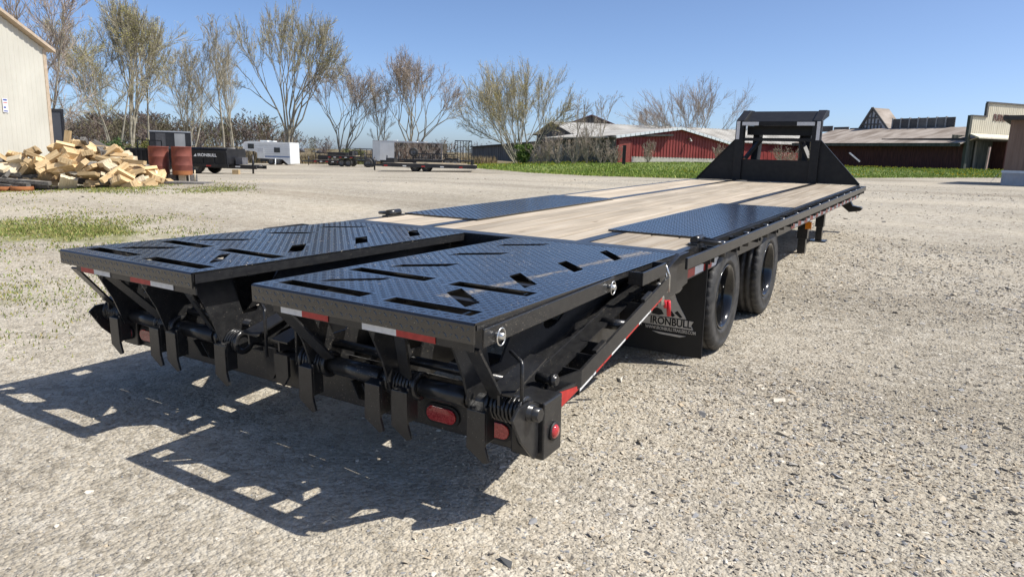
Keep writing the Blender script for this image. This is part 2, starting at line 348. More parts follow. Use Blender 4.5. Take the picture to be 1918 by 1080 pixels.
def proj_px(P):
    d = P-CAM; w = d@FWD; return PW/2+FPX*(d@RGT)/w, PH/2-FPX*(d@UPV)/w, w
def grass_mask(x, y, z):
    px, py, w = proj_px(np.c_[x, y, z]); ok = w > .5
    # weedy strip beside the lane on the left, tufts around the woodpile, fading into clean gravel
    a = np.exp(-((py-432-(px)*.02)/26)**2)*np.clip((430-px)/260, 0, 1)
    b = .55*np.exp(-((py-354)/7)**2)*np.clip((490-px)/90, 0, 1)
    c = .40*np.clip((360-px)/300, 0, 1)*np.exp(-((py-560)/110)**2)
    return np.where(ok, np.clip(np.maximum(np.maximum(a, b), c), 0, 1), 0)
rings = np.r_[0.02, np.geomspace(.6, 60, 170), np.geomspace(64, 3000, 46)]; na = 300
ang = np.linspace(0, 2*np.pi, na, endpoint=False)
gx = (CAM[0]+rings[:,None]*np.cos(ang)).ravel(); gy = (CAM[1]+rings[:,None]*np.sin(ang)).ravel(); gz = H(gx, gy)
dd = np.hypot(gx-CAM[0], gy-CAM[1])
gz = gz + (vnoise(gx, gy, .9, 3)-.5)*.025*np.clip((30-dd)/20, 0, 1) + (vnoise(gx, gy, 3.1, 5)-.5)*.012*np.clip((14-dd)/6, 0, 1)
ii, jj = np.meshgrid(np.arange(len(rings)-1), np.arange(na), indexing='ij'); j2 = (jj+1)%na
gf = np.stack([ii*na+jj, (ii+1)*na+jj, (ii+1)*na+j2, ii*na+j2], -1).reshape(-1,4)
ground = np_obj('gravel_ground', np.c_[gx,gy,gz], gf, GROUND, smooth=True)
ga = ground.data.attributes.new('grass', 'FLOAT', 'POINT'); ga.data.foreach_set('value', grass_mask(gx, gy, gz).astype(np.float32))
fpx, fpy, fw = proj_px(np.c_[gx,gy,gz]); fld = np.clip((np.abs(fw)-np.interp(fpx,[-500,500,700,950,1300],[62,76,79,92,70]))/5, 0, 1)*np.clip((dd-50)/10, 0, 1)
fa_ = ground.data.attributes.new('field', 'FLOAT', 'POINT'); fa_.data.foreach_set('value', fld.astype(np.float32))
tag(ground, 'tan and grey crushed stone yard', 'ground', kind='structure')
def HG(x, y):                                  # ground height as meshed
    x = np.atleast_1d(x); y = np.atleast_1d(y); d = np.hypot(x-CAM[0], y-CAM[1])
    return H(x, y)+(vnoise(x, y, .9, 3)-.5)*.025*np.clip((30-d)/20, 0, 1)+(vnoise(x, y, 3.1, 5)-.5)*.012*np.clip((14-d)/6, 0, 1)
# ---- loose stones on the yard: tens of thousands, one mesh
def hull_template(rng, n=8):
    bm = bmesh.new()
    for _ in range(n):
        v = rng.normal(size=3); v /= np.linalg.norm(v); v = np.sign(v)*np.abs(v)**.8; bm.verts.new(v*rng.uniform(.8,1.05))
    r = bmesh.ops.convex_hull(bm, input=bm.verts); bmesh.ops.delete(bm, geom=[g for g in r['geom_interior'] if isinstance(g, bmesh.types.BMVert)], context='VERTS')
    bmesh.ops.triangulate(bm, faces=bm.faces); bm.verts.index_update()
    v = np.array([x.co[:] for x in bm.verts]); f = np.array([[q.index for q in t.verts] for t in bm.faces]); bm.free(); return v, f
TPL = [hull_template(RNG) for _ in range(10)]
TINY = [hull_template(RNG, 5) for _ in range(6)]
def stones(n, r0=1.5, r1=12., grow_=1., TPL=TPL, dens=0., low=0.):
    th = RNG.uniform(-.71, .71, n)*np.where(RNG.random(n) < .16, 1.5, 1.); r = r0+(r1-r0)*RNG.random(n)**.75; r = r+RNG.normal(0,.8,n)*(r > r0+3)
    x = CAM[0]+r*np.sin(YAW+th); y = CAM[1]+r*np.cos(YAW+th)
    px, py, w = proj_px(np.c_[x, y, np.zeros(n)])
    a_ = -CAMRZ-.12; lx, ly = x*math.cos(a_)-y*math.sin(a_), x*math.sin(a_)+y*math.cos(a_)
    lane = vnoise(lx*.12, ly, .62, 14)               # wheel lanes: packed fines with few loose stones
    coarse = np.clip((px-700)/900, -.25, 1)*.5+.55*vnoise(x, y, .55, 11)+.3*vnoise(x, y, 2.6, 12)-.75*np.clip((lane-.45)*2.2, 0, 1)*np.clip((r-3.2)/3, 0, 1)-.25*np.clip((900-px)/600, 0, 1)
    keep = RNG.random(n) < np.clip(.05+dens+1.1*coarse, .10+low, 1); x, y, r, coarse = x[keep], y[keep], r[keep], coarse[keep]; n = len(x)
    s = grow_*np.exp(RNG.normal(-5.2, .38, n))*(1+.028*np.clip(r-3,0,30))*(.85+.5*np.clip(coarse,0,1))
    big = RNG.random(n) < .005; s = np.where(big, s*2.2, s); s = np.clip(s, .0028, .036)
    z = HG(x, y)
    V_, F_, T_ = [], [], []; off = 0
    pal = np.array([(.31,.275,.22),(.43,.375,.29),(.49,.435,.345),(.37,.345,.305),(.29,.288,.285),(.57,.525,.44),(.42,.345,.245),(.20,.178,.15)])
    for k, (tv, tf) in enumerate(TPL):
        idx = np.nonzero(np.arange(n)%len(TPL) == k)[0]; m = len(idx)
        a = RNG.uniform(0, 2*np.pi, m); t1 = RNG.normal(0, .35, m); sc = np.c_[s[idx]*RNG.uniform(.9,1.7,m), s[idx]*RNG.uniform(.7,1.1,m), s[idx]*RNG.uniform(.38,.72,m)]
        p = tv[None]*sc[:,None,:]; c_, s_ = np.cos(t1)[:,None], np.sin(t1)[:,None]
        yy = p[...,1]*c_-p[...,2]*s_; zz = p[...,1]*s_+p[...,2]*c_; xx = p[...,0]
        c_, s_ = np.cos(a)[:,None], np.sin(a)[:,None]
        P = np.stack([xx*c_-yy*s_+x[idx][:,None], xx*s_+yy*c_+y[idx][:,None], zz+(z[idx]+sc[:,2]*.35)[:,None]], -1)
        V_.append(P.reshape(-1,3)); F_.append((tf[None]+(np.arange(m)*len(tv))[:,None,None]).reshape(-1,3)+off); off += m*len(tv)
        col = pal[RNG.integers(0, len(pal), m)]*RNG.uniform(.85,1.15,(m,1)); T_.append(np.repeat(col, len(tv), 0))
    return np.concatenate(V_), np.concatenate(F_), np.concatenate(T_)
STONE = attr_mat('loose_stone', rough=.85, spec=.25)
sv, sf, st_ = stones(132000); _o = len(sv); b1, b2, b3 = stones(150000, 1.6, 8.0, .66, TINY, .2, .3); sv = np.r_[sv,b1]; sf = np.r_[sf,b2+_o]; st_ = np.r_[st_,b3]; _o = len(sv); a1, a2, a3 = stones(20000, 10., 30., 1.1); sv = np.r_[sv,a1]; sf = np.r_[sf,a2+_o]; st_ = np.r_[st_,a3]
tag(np_obj('loose_gravel', sv, sf, STONE, st_), 'loose crushed stones lying over the yard', 'gravel', kind='stuff')
print('stones tris', len(sf))
# ---- grass blades
BLADE = attr_mat('grass_blade', rough=.6, spec=.3)
def blades(x, y, z, hgt, wid, cols, lean=.5):
    n = len(x); a = RNG.uniform(0, 2*np.pi, n); dx, dy = np.cos(a)*wid, np.sin(a)*wid; b = RNG.uniform(0, 2*np.pi, n); l = hgt*RNG.uniform(.1, lean, n)
    V_ = np.stack([np.c_[x-dx,y-dy,z-.004], np.c_[x+dx,y+dy,z-.004], np.c_[x+np.cos(b)*l, y+np.sin(b)*l, z+hgt]], 1).reshape(-1,3)
    return V_, np.arange(3*n).reshape(-1,3), np.repeat(cols, 3, 0)
GP = np.array([(.055,.085,.018),(.085,.125,.03),(.12,.155,.04),(.16,.17,.06),(.20,.18,.085)])
n = 420000; th = RNG.uniform(-.72, -.2, n); r = 3.5+26*RNG.random(n)**.8; bx = CAM[0]+r*np.sin(YAW+th); by = CAM[1]+r*np.cos(YAW+th); bz = HG(bx, by)
gmk = grass_mask(bx, by, bz); k = RNG.random(n) < np.clip(gmk*1.5*(vnoise(bx,by,1.1,21)*.75+vnoise(bx,by,3.3,22)*.55-.42), 0, 1)
bx, by, bz, r = bx[k], by[k], bz[k], r[k]; m_ = len(bx); print('yard blades', m_)
tag(np_obj('yard_grass', *blades(bx, by, bz, RNG.uniform(.008,.03,m_)*(1+r*.02), .003+.0007*r, GP[RNG.integers(0,5,m_)]*RNG.uniform(.8,1.25,(m_,1)), 1.1)[:2], BLADE,
    np.repeat(GP[RNG.integers(1,5,m_)]*np.array([1.45,1.35,1.1])*RNG.uniform(.8,1.3,(m_,1)), 3, 0)), 'sparse short grass and weeds growing through the gravel on the left', 'grass', kind='stuff')
# ---- grass verge along the far buildings
def front_y(px): return float(np.interp(px, [820,900,1000,1100,1300,1400,1600,1900], [307,317,325.5,330.5,335.5,336.5,334.5,334.5]))
rows = []
for px in np.arange(815, 1905, 14):
    g0 = G(px, front_y(px)); d0 = (g0-CAM)@FWD; d1 = float(np.interp(px, [815,1000,1160,1360,1500,1900], [d0+14,82,58,64,78,80]))
    row = []
    for t in np.linspace(0, 1, 9): p = V(px, 300, d0+(d1-d0)*t); row.append((p[0], p[1]))
    rows.append(row)
rows = np.array(rows); nr, nc = rows.shape[:2]; vx, vy = rows[...,0].ravel(), rows[...,1].ravel(); jit = np.zeros((nr,nc)); jit[:,0] = RNG.uniform(-.25,.25,nr)
vz = H(vx, vy)+.03+np.where(np.arange(nr*nc)%nc == 0, -.05, 0)
qf = np.array([(i*nc+j,(i+1)*nc+j,(i+1)*nc+j+1,i*nc+j+1) for i in range(nr-1) for j in range(nc-1)])
TURF = mat('verge_turf', (.09,.125,.025), (.18,.225,.05), rough=.85, scale=1.5, detail=8, bump=.6, bscale=14)
tag(np_obj('grass_verge', np.c_[vx,vy,vz], qf, TURF), 'green grass verge before the red barns', 'grass', kind='structure')
n = 70000; fi = RNG.random(n)*(nr-1.001); fj = RNG.random(n)**1.3*(nc-1.001); i0 = fi.astype(int); j0 = fj.astype(int); a_ = (fi-i0)[:,None]; b_ = (fj-j0)[:,None]
P = (rows[i0,j0]*(1-a_)+rows[i0+1,j0]*a_)*(1-b_)+(rows[i0,j0+1]*(1-a_)+rows[i0+1,j0+1]*a_)*b_
tall = vnoise(P[:,0], P[:,1], .35, 31)
cols = GP[RNG.integers(0,5,n)]*np.array([1.5,1.75,.8])*RNG.uniform(.7,1.4,(n,1))
tag(np_obj('verge_grass', *blades(P[:,0], P[:,1], H(P[:,0],P[:,1])+.03, RNG.uniform(.05,.14,n)*(.5+tall), .022, cols, .8)[:2], BLADE, np.repeat(cols,3,0)), 'lush green grass blades of the verge', 'grass', kind='stuff')
k = RNG.random(n) < .028*(vnoise(P[:,0],P[:,1],.12,41) > .45); Q = P[k]; nq = len(Q); qz = H(Q[:,0],Q[:,1])+.2
s_ = .035; off = np.array([(-s_,0,-s_),(s_,0,-s_),(0,0,s_),(0,-s_,0),(0,s_,0),(s_,0,s_)])
fv = (np.c_[Q,qz][:,None,:]+off[None]).reshape(-1,3); ff = np.concatenate([np.arange(nq)[:,None]*6+np.array([[0,1,2]]), np.arange(nq)[:,None]*6+np.array([[3,4,5]])])
tag(np_obj('dandelions', fv, ff, mat('dandelion_yellow', (.75,.55,.03), (.85,.7,.06), rough=.7)), 'yellow dandelions dotting the grass verge', 'flowers', kind='stuff')
# ============================================================ the gooseneck flatbed trailer
TR = empty('gooseneck_trailer'); TR.rotation_euler = (.0244, 0, 0)
tag(TR, 'long black gooseneck flatbed trailer with wooden deck and two folded tread-plate ramps', 'trailer')
HD = .8173
def wdx(y): return -.045*min(max((y+2.12)/2.12, 0), 1) if y < 0 else -.045*min(max(1-y/8, 0), 1)
def TB(mb, name, m=BLACK, parent=None, bevel=0, warp=True):
    if warp: mb.v = [(x+wdx(y), y, z) for x, y, z in mb.v]
    return mb.build(name, m, parent or TR, bevel=bevel)
def zR(y): return .862-.0211*(y+2.123)
def lugs(rect, to3, skip=None, pitch=.026, ln=.0128, wd=.0045, hg=.0015):
    # raised diamonds of tread plate: tents laid alternately at +45 and -45 degrees
    x0, x1, y0, y1 = rect; vs, fs = [], []
    nx = int((x1-x0)/pitch); ny = int((y1-y0)/pitch)
    for i in range(nx):
        for j in range(ny):
            cx = x0+(i+.5)*(x1-x0)/nx; cy = y0+(j+.5)*(y1-y0)/ny
            if skip and skip(cx, cy): continue
            a = .785 if (i+j)%2 else -.785; ca, sa = math.cos(a), math.sin(a); o = len(vs)
            for l, w, h in ((-ln,0,0),(0,-wd,0),(ln,0,0),(0,wd,0),(-ln*.45,0,hg),(ln*.45,0,hg)):
                vs.append(to3(cx+l*ca-w*sa, cy+l*sa+w*ca, h))
            fs += [(o,o+1,o+4),(o+1,o+5,o+4),(o+1,o+2,o+5),(o+2,o+3,o+5),(o+3,o+4,o+5),(o+3,o,o+4)]
    return MB().add(vs, fs)
def inpoly(p, q):
    c = False; n = len(q)
    for i in range(n):
        (x1, y1), (x2, y2) = q[i], q[i-1]
        if (y1 > p[1]) != (y2 > p[1]) and p[0] < (x2-x1)*(p[1]-y1)/(y2-y1)+x1: c = not c
    return c
def part_lugs(mb, parent, tall=None):
    o = TB(mb, 'tread_pattern', PLATE, parent); o['kind'] = 'stuff'; return o
# ---- deck boards, one by one
edges = [(-1.245,-.665,3), (-.575,.575,6), (.665,1.245,3)]
for a, b, nb in edges:
    w = (b-a)/nb
    for i in range(nb):
        dz = random.uniform(-.002,.002)
        TB(MB().box(a+i*w+.0055, a+(i+1)*w-.0055, .045, 8.07, HD-.042+dz, HD+dz), 'plank', PLANK, bevel=.004)
for s in (-1, 1):
    TB(MB().box(s*.62-.043, s*.62+.043, .04, 8.07, HD-.05, HD+.001), 'deck_strip', BLACK)
TB(MB().box(-1.285,1.285,-.075,.043,HD-.09,HD+.002), 'rear_deck_beam', BLACK, bevel=.004)
for s in (-1, 1):                              # side channel, rub rail with stake pockets between
    sc = TB(MB().box(s*1.25-.025, s*1.25+.025, .044, 8.1, .635, HD+.001), 'side_channel', BLACK)
    rr = TB(MB().box(s*1.345-.008, s*1.345+.008, -.12 if s > 0 else -.08, 8.16, .742, .808), 'rub_rail', BLACK, bevel=.004)
    y = .42; k = 0
    while y < 8.0:
        if k % 2 == 0: TB(MB().box(s*1.276, s*1.336, y-.045, y-.037, .70, .802).box(s*1.276, s*1.336, y+.037, y+.045, .70, .802).box(s*1.276, s*1.284, y-.045, y+.045, .70, .802), 'stake_pocket', BLACK, rr)
        else: TB(MB().tube([(s*1.306,y,.70),(s*1.306,y,.803)], .024, 10), 'pipe_spool', BLACK, rr)
        y += .3; k += 1
    TB(MB().box(s*1.28, s*1.336, 8.08, 8.16, .70, .806), 'rail_end', BLACK, rr)
# reflective tape on the right-hand channel: red and white by turns
for y0, n0, st in ((.10, 4, .17), (3.1, 30, .16)):
    for i in range(n0):
        if y0+i*st+st > 8.05: break
        TB(MB().box(1.2752,1.2782, y0+i*st, y0+i*st+st-.004, .645, .695), 'reflector_tape', (REDT, WHT)[i%2], sc)
# wheel-arch tread plates let into the deck
for s in (-1, 1):
    x0, x1 = sorted((s*.535, s*1.262)); y0, y1 = (.62, 3.3) if s > 0 else (.56, 3.1)
    wp = TB(MB().box(x0,x1,y0,y1,HD+.003,HD+.013), 'wheel_plate', PLATE)
    part_lugs(lugs((x0+.01,x1-.01,y0+.01,y1-.01), lambda x, y, h: (x,y,HD+.0128+h), pitch=.03, ln=.0145, wd=.005, hg=.0017), wp)
# ---- ramps
cross = [(.25,.70,-2.045,-1.965),(.81,1.20,-2.045,-1.965),(.25,.69,-1.645,-1.555),(.81,1.19,-1.645,-1.555)]
diag = [((.36,-1.93),(.54,-1.71)),((.34,-1.46),(.54,-1.25)),((.33,-.97),(.53,-.76)),((.32,-.49),(.52,-.27)),
        ((.90,-1.73),(1.11,-1.96)),((.90,-1.29),(1.10,-1.49)),((.90,-.82),(1.09,-1.01)),((.90,-.30),(1.10,-.55))]
def slot_polys():
    out = [[(a,c),(b,c),(b,d),(a,d)] for a,b,c,d in cross]
    for (a,b),(c,d) in diag: out.append([(a,b-.015),(c,d-.015),(c,d+.09),(a,b+.09)])
    return out
SL = [p for p in slot_polys()]
SL[4] = [(.36,-1.925),(.54,-1.735),(.54,-1.665),(.36,-1.855)]          # keeps clear of the cross slots
SL[8] = [(.90,-1.775),(1.11,-1.945),(1.11,-1.85),(.90,-1.67)]
XI, XO, YA, YB = .195, 1.272, -2.12, -.082
for s in (-1, 1):
    polys = [[(s*x, y) for x, y in p] for p in SL]
    outer = [(s*XI,YA),(s*XO,YA),(s*XO,YB),(s*XI,YB)]
    rp = TB(MB().holed(outer, polys, 'z', lambda p: zR(p[1])-.008, lambda p: zR(p[1])), 'ramp', PLATE)
    rp['label'] = 'right ramp of black tread plate with slots' if s > 0 else 'left ramp of black tread plate with slots'
    x0, x1 = sorted((s*XI, s*XO))
    fat = [[(sum(q[0] for q in p)/4+(x-sum(q[0] for q in p)/4)*1.06, sum(q[1] for q in p)/4+(y-sum(q[1] for q in p)/4)*1.25) for x, y in p] for p in polys]
    part_lugs(lugs((x0+.008,x1-.008,YA+.012,YB-.008), lambda x, y, h: (x,y,zR(y)-.0002+h), lambda x, y: any(inpoly((x,y), p) for p in fat)), rp)
    # rear lip of tread plate, rolled over the edge
    lip = TB(MB().box(x0,x1,YA-.008,YA-.0005,.792,.855).add(
        [(x0,YA-.0085+.0085*(1-math.cos(t)),.855+.0065*math.sin(t)) for t in (0,.5,1.0,1.57)]+[(x1,YA-.0085+.0085*(1-math.cos(t)),.855+.0065*math.sin(t)) for t in (0,.5,1.0,1.57)],
        [(i,i+1,i+5,i+4) for i in range(3)], smooth=True), 'ramp_lip', PLATE, rp)
    part_lugs(lugs((x0+.01,x1-.01,.795,.853), lambda x, z, h: (x,YA-.0079-h,z), pitch=.0232), lip)
    # bar under the lip carrying the tape, side and cross ribs
    TB(MB().box(x0+.09,x1-.02,YA+.02,YA+.028,.757,.793), 'lip_backing', BLACK, rp)
    a = x0+.185
    for i, (t0, t1) in enumerate(((.09,.20),(.20,.33),(.49,.64),(.64,.80))):
        w = x1-x0; TB(MB().box(x0+t0*w+.04, x0+t1*w+.04, YA+.0165, YA+.0185, .760, .786), 'reflector_tape', ((REDT, WHT) if s < 0 else (WHT, REDT))[i%2], rp)
    TB(MB().add([(s*q, y, z) for y in (YA+.01, YB) for q, z in ((XO-.006,zR(y)-.009),(XO,zR(y)-.009),(XO,zR(y)-.028),(XO-.006,zR(y)-.028))],
        [(0,1,5,4),(1,2,6,5),(2,3,7,6),(3,0,4,7),(0,3,2,1),(4,5,6,7)]), 'side_lip', BLACK, rp)
    TB(MB().add([(s*q, y, z) for y in (YA+.01, YB) for q, z in ((XI,zR(y)-.009),(XI+.008,zR(y)-.009),(XI+.008,zR(y)-.05),(XI,zR(y)-.05))],
        [(0,1,5,4),(1,2,6,5),(2,3,7,6),(3,0,4,7),(0,3,2,1),(4,5,6,7)]), 'inner_lip', BLACK, rp)
    for y in (-1.8,-1.4,-1.08,-.7,-.22):
        TB(MB().box(x0+.02,x1-.02,y-.02,y+.02,zR(y)-.06,zR(y)-.0085), 'cross_rib', BLACKD, rp)
    def oval(cy, cz, a, b, tilt): return [(cy+a*math.cos(t)*math.cos(tilt)-b*math.sin(t)*math.sin(tilt), cz+a*math.cos(t)*math.sin(tilt)+b*math.sin(t)*math.cos(tilt)) for t in np.linspace(0, 2*math.pi, 14, endpoint=False)]
    for x in (1.12, .735, .30):                 # tapering side webs with lightening holes
        web = [(-2.07,.842),(-.10,.803),(-.10,.71),(-1.0,.56),(-1.70,.452),(-1.92,.452),(-1.97,.60),(-2.05,.76)]
        hol = [[(-1.86,.80),(-1.56,.80),(-1.72,.60),(-1.80,.60)], oval(-1.27,.70,.115,.05,.25), oval(-.83,.735,.10,.035,.18)]
        TB(MB().holed(web, hol if x > 1 else hol[:1], 'x', s*x-.005, s*x+.005), 'ramp_web', BLACK, rp)
    # flat bar pinned along the outer side
    fb = TB(MB().box(s*1.279-.004, s*1.279+.004, -2.085, -1.0, .772, .836), 'side_bar', BLACK, rp, bevel=.003)
    for y in (-2.01,-1.06):
        TB(MB().tube([(s*1.27,y,.80),(s*1.315,y,.80)], .011, 10).tube([(s*1.303, y+.026*math.cos(t), .797+.03*math.sin(t)) for t in np.linspace(0,2*math.pi,15)], .0028, 6, caps=False), 'lynch_pin', ZINC, fb)
    # slanting struts from the lip down to the hinge
    for xt, xb in ((.31,.385),(.925,.80),(1.235,1.225)):
        TB(MB().bar((s*xt,-2.085,.765),(s*xb,-1.905,.53),.06,.010,(0,1,0)), 'strut', BLACK, rp)
    # hinge tube, coil springs, hooked feet
    TB(MB().tube([(s*.215,-1.87,.49),(s*1.36,-1.87,.49)], .031, 16), 'hinge_tube', BLACK, rp)
    for a, b in ((.40,.655),(.87,1.08)): TB(MB().tube([(s*a,-1.875,.492),(s*b,-1.875,.492)], .038, 16), 'hinge_sleeve', BLACK, rp)
    TB(MB().tube([(s*.25,-1.79,.555),(s*1.22,-1.79,.555)], .02, 10), 'lift_rod', BLACK, rp)
    for xc in (.285, .775, 1.25):
        n = 64; L_ = .11; pts = [(s*(xc-L_/2+L_*t/n), -1.87+.048*math.cos(t/n*2*math.pi*6.5), .49+.048*math.sin(t/n*2*math.pi*6.5)) for t in range(n+1)]
        TB(MB().tube(pts, .0072, 6), 'coil_spring', BLACK, rp)
        for q in (-.068, .068): TB(MB().lathe([(-.006,.03),(-.006,.057),(.006,.057),(.006,.03)], (s*(xc+q),-1.87,.49), 'x', 18, close=True), 'spring_collar', BLACK, rp)
    for xc in (1.165,.805,.665,.285):
        hk = TB(MB().prism([(xc*s-.042,.485),(xc*s+.036,.485),(xc*s+.036,.352),(xc*s+.052,.298),(xc*s+.030,.288),(xc*s-.046,.335)], 'y', -1.952, -1.940)
                .box(xc*s+.026,xc*s+.036,-1.940,-1.885,.36,.50).bar((xc*s-.005,-1.95,.475),(xc*s-.005,-1.88,.50),.07,.012), 'hook_foot', BLACK, rp, bevel=.002)
    # arm and release lever at the outer and inner ends of the hinge
    for xc in ((1.245 if s > 0 else -1.245), s*.10):
        TB(MB().prism([(-1.93,.515),(-1.93,.56),(-1.66,.635),(-1.62,.615),(-1.80,.51)], 'x', xc-.005, xc+.005), 'lever_arm', BLACK, rp)
        TB(MB().prism([(xc-.05,-1.93),(xc+.055,-1.93),(xc+.055,-1.66),(xc-.02,-1.66)], 'z', .562, .570).xf(Matrix.Translation((0,-1.93,.56))@Matrix.Rotation(.27,4,'X')@Matrix.Translation((0,1.93,-.566))), 'lever_plate', BLACK, rp)
        TB(MB().tube([(xc+.075,-1.895,.46),(xc+.075,-1.895,.665),(xc+.068,-1.888,.678),(xc+.05,-1.88,.684),(xc+.005,-1.86,.70)], .0075, 8), 'release_lever', BLACK, rp)
# ---- dovetail frame
def dz(y): return .80+(y+.05)*.186            # top edge of the sloping beams
for s in (-1, 1):
    TB(MB().prism([(-.03,.808),(-1.74,dz(-1.74)),(-1.74,.285),(-.03,.635)], 'x', s*1.21-.02, s*1.21+.02)
       .prism([(-.03,.812),(-1.74,dz(-1.74)+.004),(-1.74,dz(-1.74)-.008),(-.03,.80)], 'x', s*1.231, s*1.268), 'dovetail_beam', BLACK)
    TB(MB().prism([(-.12,dz(-.12)+.004),(-1.72,dz(-1.72)+.006),(-1.72,dz(-1.72)-.006),(-.12,dz(-.12)-.008)], 'x', s*1.172, s*1.189), 'dovetail_rail', BLACK, bevel=.002)
    TB(MB().prism([(-.10,dz(-.10)-.03),(-1.72,dz(-1.72)-.03),(-1.72,dz(-1.72)-.045),(-.10,dz(-.10)-.045)], 'x', s*1.10, s*1.1895), 'dovetail_flange', BLACK)
    TB(MB().prism([(-.03,.74),(-1.74,dz(-1.74)-.02),(-1.74,.30),(-.03,.60)], 'x', s*.42-.02, s*.42+.02), 'dovetail_beam', BLACKD)
    TB(MB().prism([(-.03,.74),(-1.74,dz(-1.74)-.02),(-1.74,.30),(-.03,.60)], 'x', s*.14-.02, s*.14+.02), 'dovetail_beam', BLACKD)
    # corner gusset where the slope starts
    TB(MB().prism([(-.42,.742),(-.10,.815),(.07,.815),(.07,.632),(-.18,.60),(-.40,.60)], 'x', s*1.292-.008, s*1.292+.008)
       .prism([(-.42,.742),(-.10,.815),(.07,.815),(.07,.80),(-.10,.80),(-.42,.728)], 'x', s*1.22, s*1.2839), 'corner_gusset', BLACK, bevel=.002)
    # outrigger bar stepping down beside the slope, with pockets behind it
    ob = lambda y: .684+(y+.62)*.207
    orb = TB(MB().prism([(-.44,ob(-.44)+.036),(-1.48,ob(-1.48)+.036),(-1.48,ob(-1.48)-.036),(-.44,ob(-.44)-.036)], 'x', s*1.352-.006, s*1.352+.006)
       .add([(s*1.358,-1.48,ob(-1.48)+.036),(s*1.358,-1.48,ob(-1.48)-.036),(s*1.275,-1.62,ob(-1.62)-.036),(s*1.275,-1.62,ob(-1.62)+.036),
             (s*1.346,-1.48,ob(-1.48)+.036),(s*1.346,-1.48,ob(-1.48)-.036),(s*1.263,-1.62,ob(-1.62)-.036),(s*1.263,-1.62,ob(-1.62)+.036)],
            [(0,1,2,3),(7,6,5,4),(0,3,7,4),(1,5,6,2),(2,6,7,3)]), 'outrigger_bar', BLACK)
    for y in (-.56,-.68,-.79,-1.0,-1.23,-1.34,-1.47):
        if y == -1.0:
            TB(MB().tube([(s*1.232,y,ob(y)+.01),(s*1.347,y,ob(y)+.01)], .026, 12), 'tie_spool', BLACK, orb); continue
        TB(MB().box(s*1.232,s*1.346,y-.004,y+.004,ob(y)-.075,ob(y)+.03), 'pocket_plate', BLACK, orb)
    for y in (-.735,-1.285):
        TB(MB().bar((s*1.345,y-.05,ob(y-.05)+.043),(s*1.345,y+.05,ob(y+.05)+.043),.02,.014), 'pocket_lip', BLACK, orb)
    ys = np.linspace(-1.47,-.50,7)
    for i in range(6):
        a, b = ys[i]+.002, ys[i+1]-.002
        TB(MB().prism([(a,ob(a)-.062),(b,ob(b)-.062),(b,ob(b)-.0365),(a,ob(a)-.0365)], 'x', s*1.338, s*1.346), 'reflector_tape', (WHT, REDT)[i%2], orb)
    TB(MB().prism([(-1.66,.425),(-1.66,.505),(-1.44,.49),(-1.43,.463)], 'x', s*1.336, s*1.3455), 'end_plate', BLACK, orb)
    TB(MB().prism([(-1.652,.432),(-1.652,.50),(-1.475,.474),(-1.45,.466)], 'x', s*1.3457, s*1.348), 'reflector_tape', REDT, orb)
    TB(MB().tube([(s*1.235,-1.63,.535),(s*1.325,-1.63,.535)], .019, 12).tube([(s*1.30,-1.63,.535),(s*1.318,-1.63,.535)], .026, 12), 'pivot_pin', BLACK)
    # pocket strap and over-centre latch with red grips
    TB(MB().box(s*1.27,s*1.345,-.80,-.79,.765,.83).box(s*1.27,s*1.345,-.47,-.46,.765,.83).box(s*1.336,s*1.346,-.80,-.46,.765,.83), 'latch_pocket', BLACK, bevel=.003)
    la = TB(MB().tube([(s*1.318,-.43,.80),(s*1.33,-.40,.74),(s*1.33,-.385,.66)], .006, 8).tube([(s*1.318,-.40,.81),(s*1.333,-.37,.75),(s*1.333,-.36,.66)], .006, 8)
            .tube([(s*1.31,-.47,.72),(s*1.322,-.43,.64),(s*1.322,-.42,.60)], .011, 8), 'over_centre_latch', ZINC)
    TB(MB().tube([(s*1.334,-.36,.61),(s*1.336,-.345,.525)], .012, 8), 'latch_grip', REDV, la)
    TB(MB().tube([(s*1.33,-.41,.62),(s*1.332,-.40,.58)], .009, 8), 'latch_grip', REDV, la)
for y in (-.35,-.8,-1.25,-1.6):
    TB(MB().box(-1.19,1.19,y-.03,y+.03,dz(y)-.20,dz(y)-.135), 'dovetail_crossmember', BLACKD)
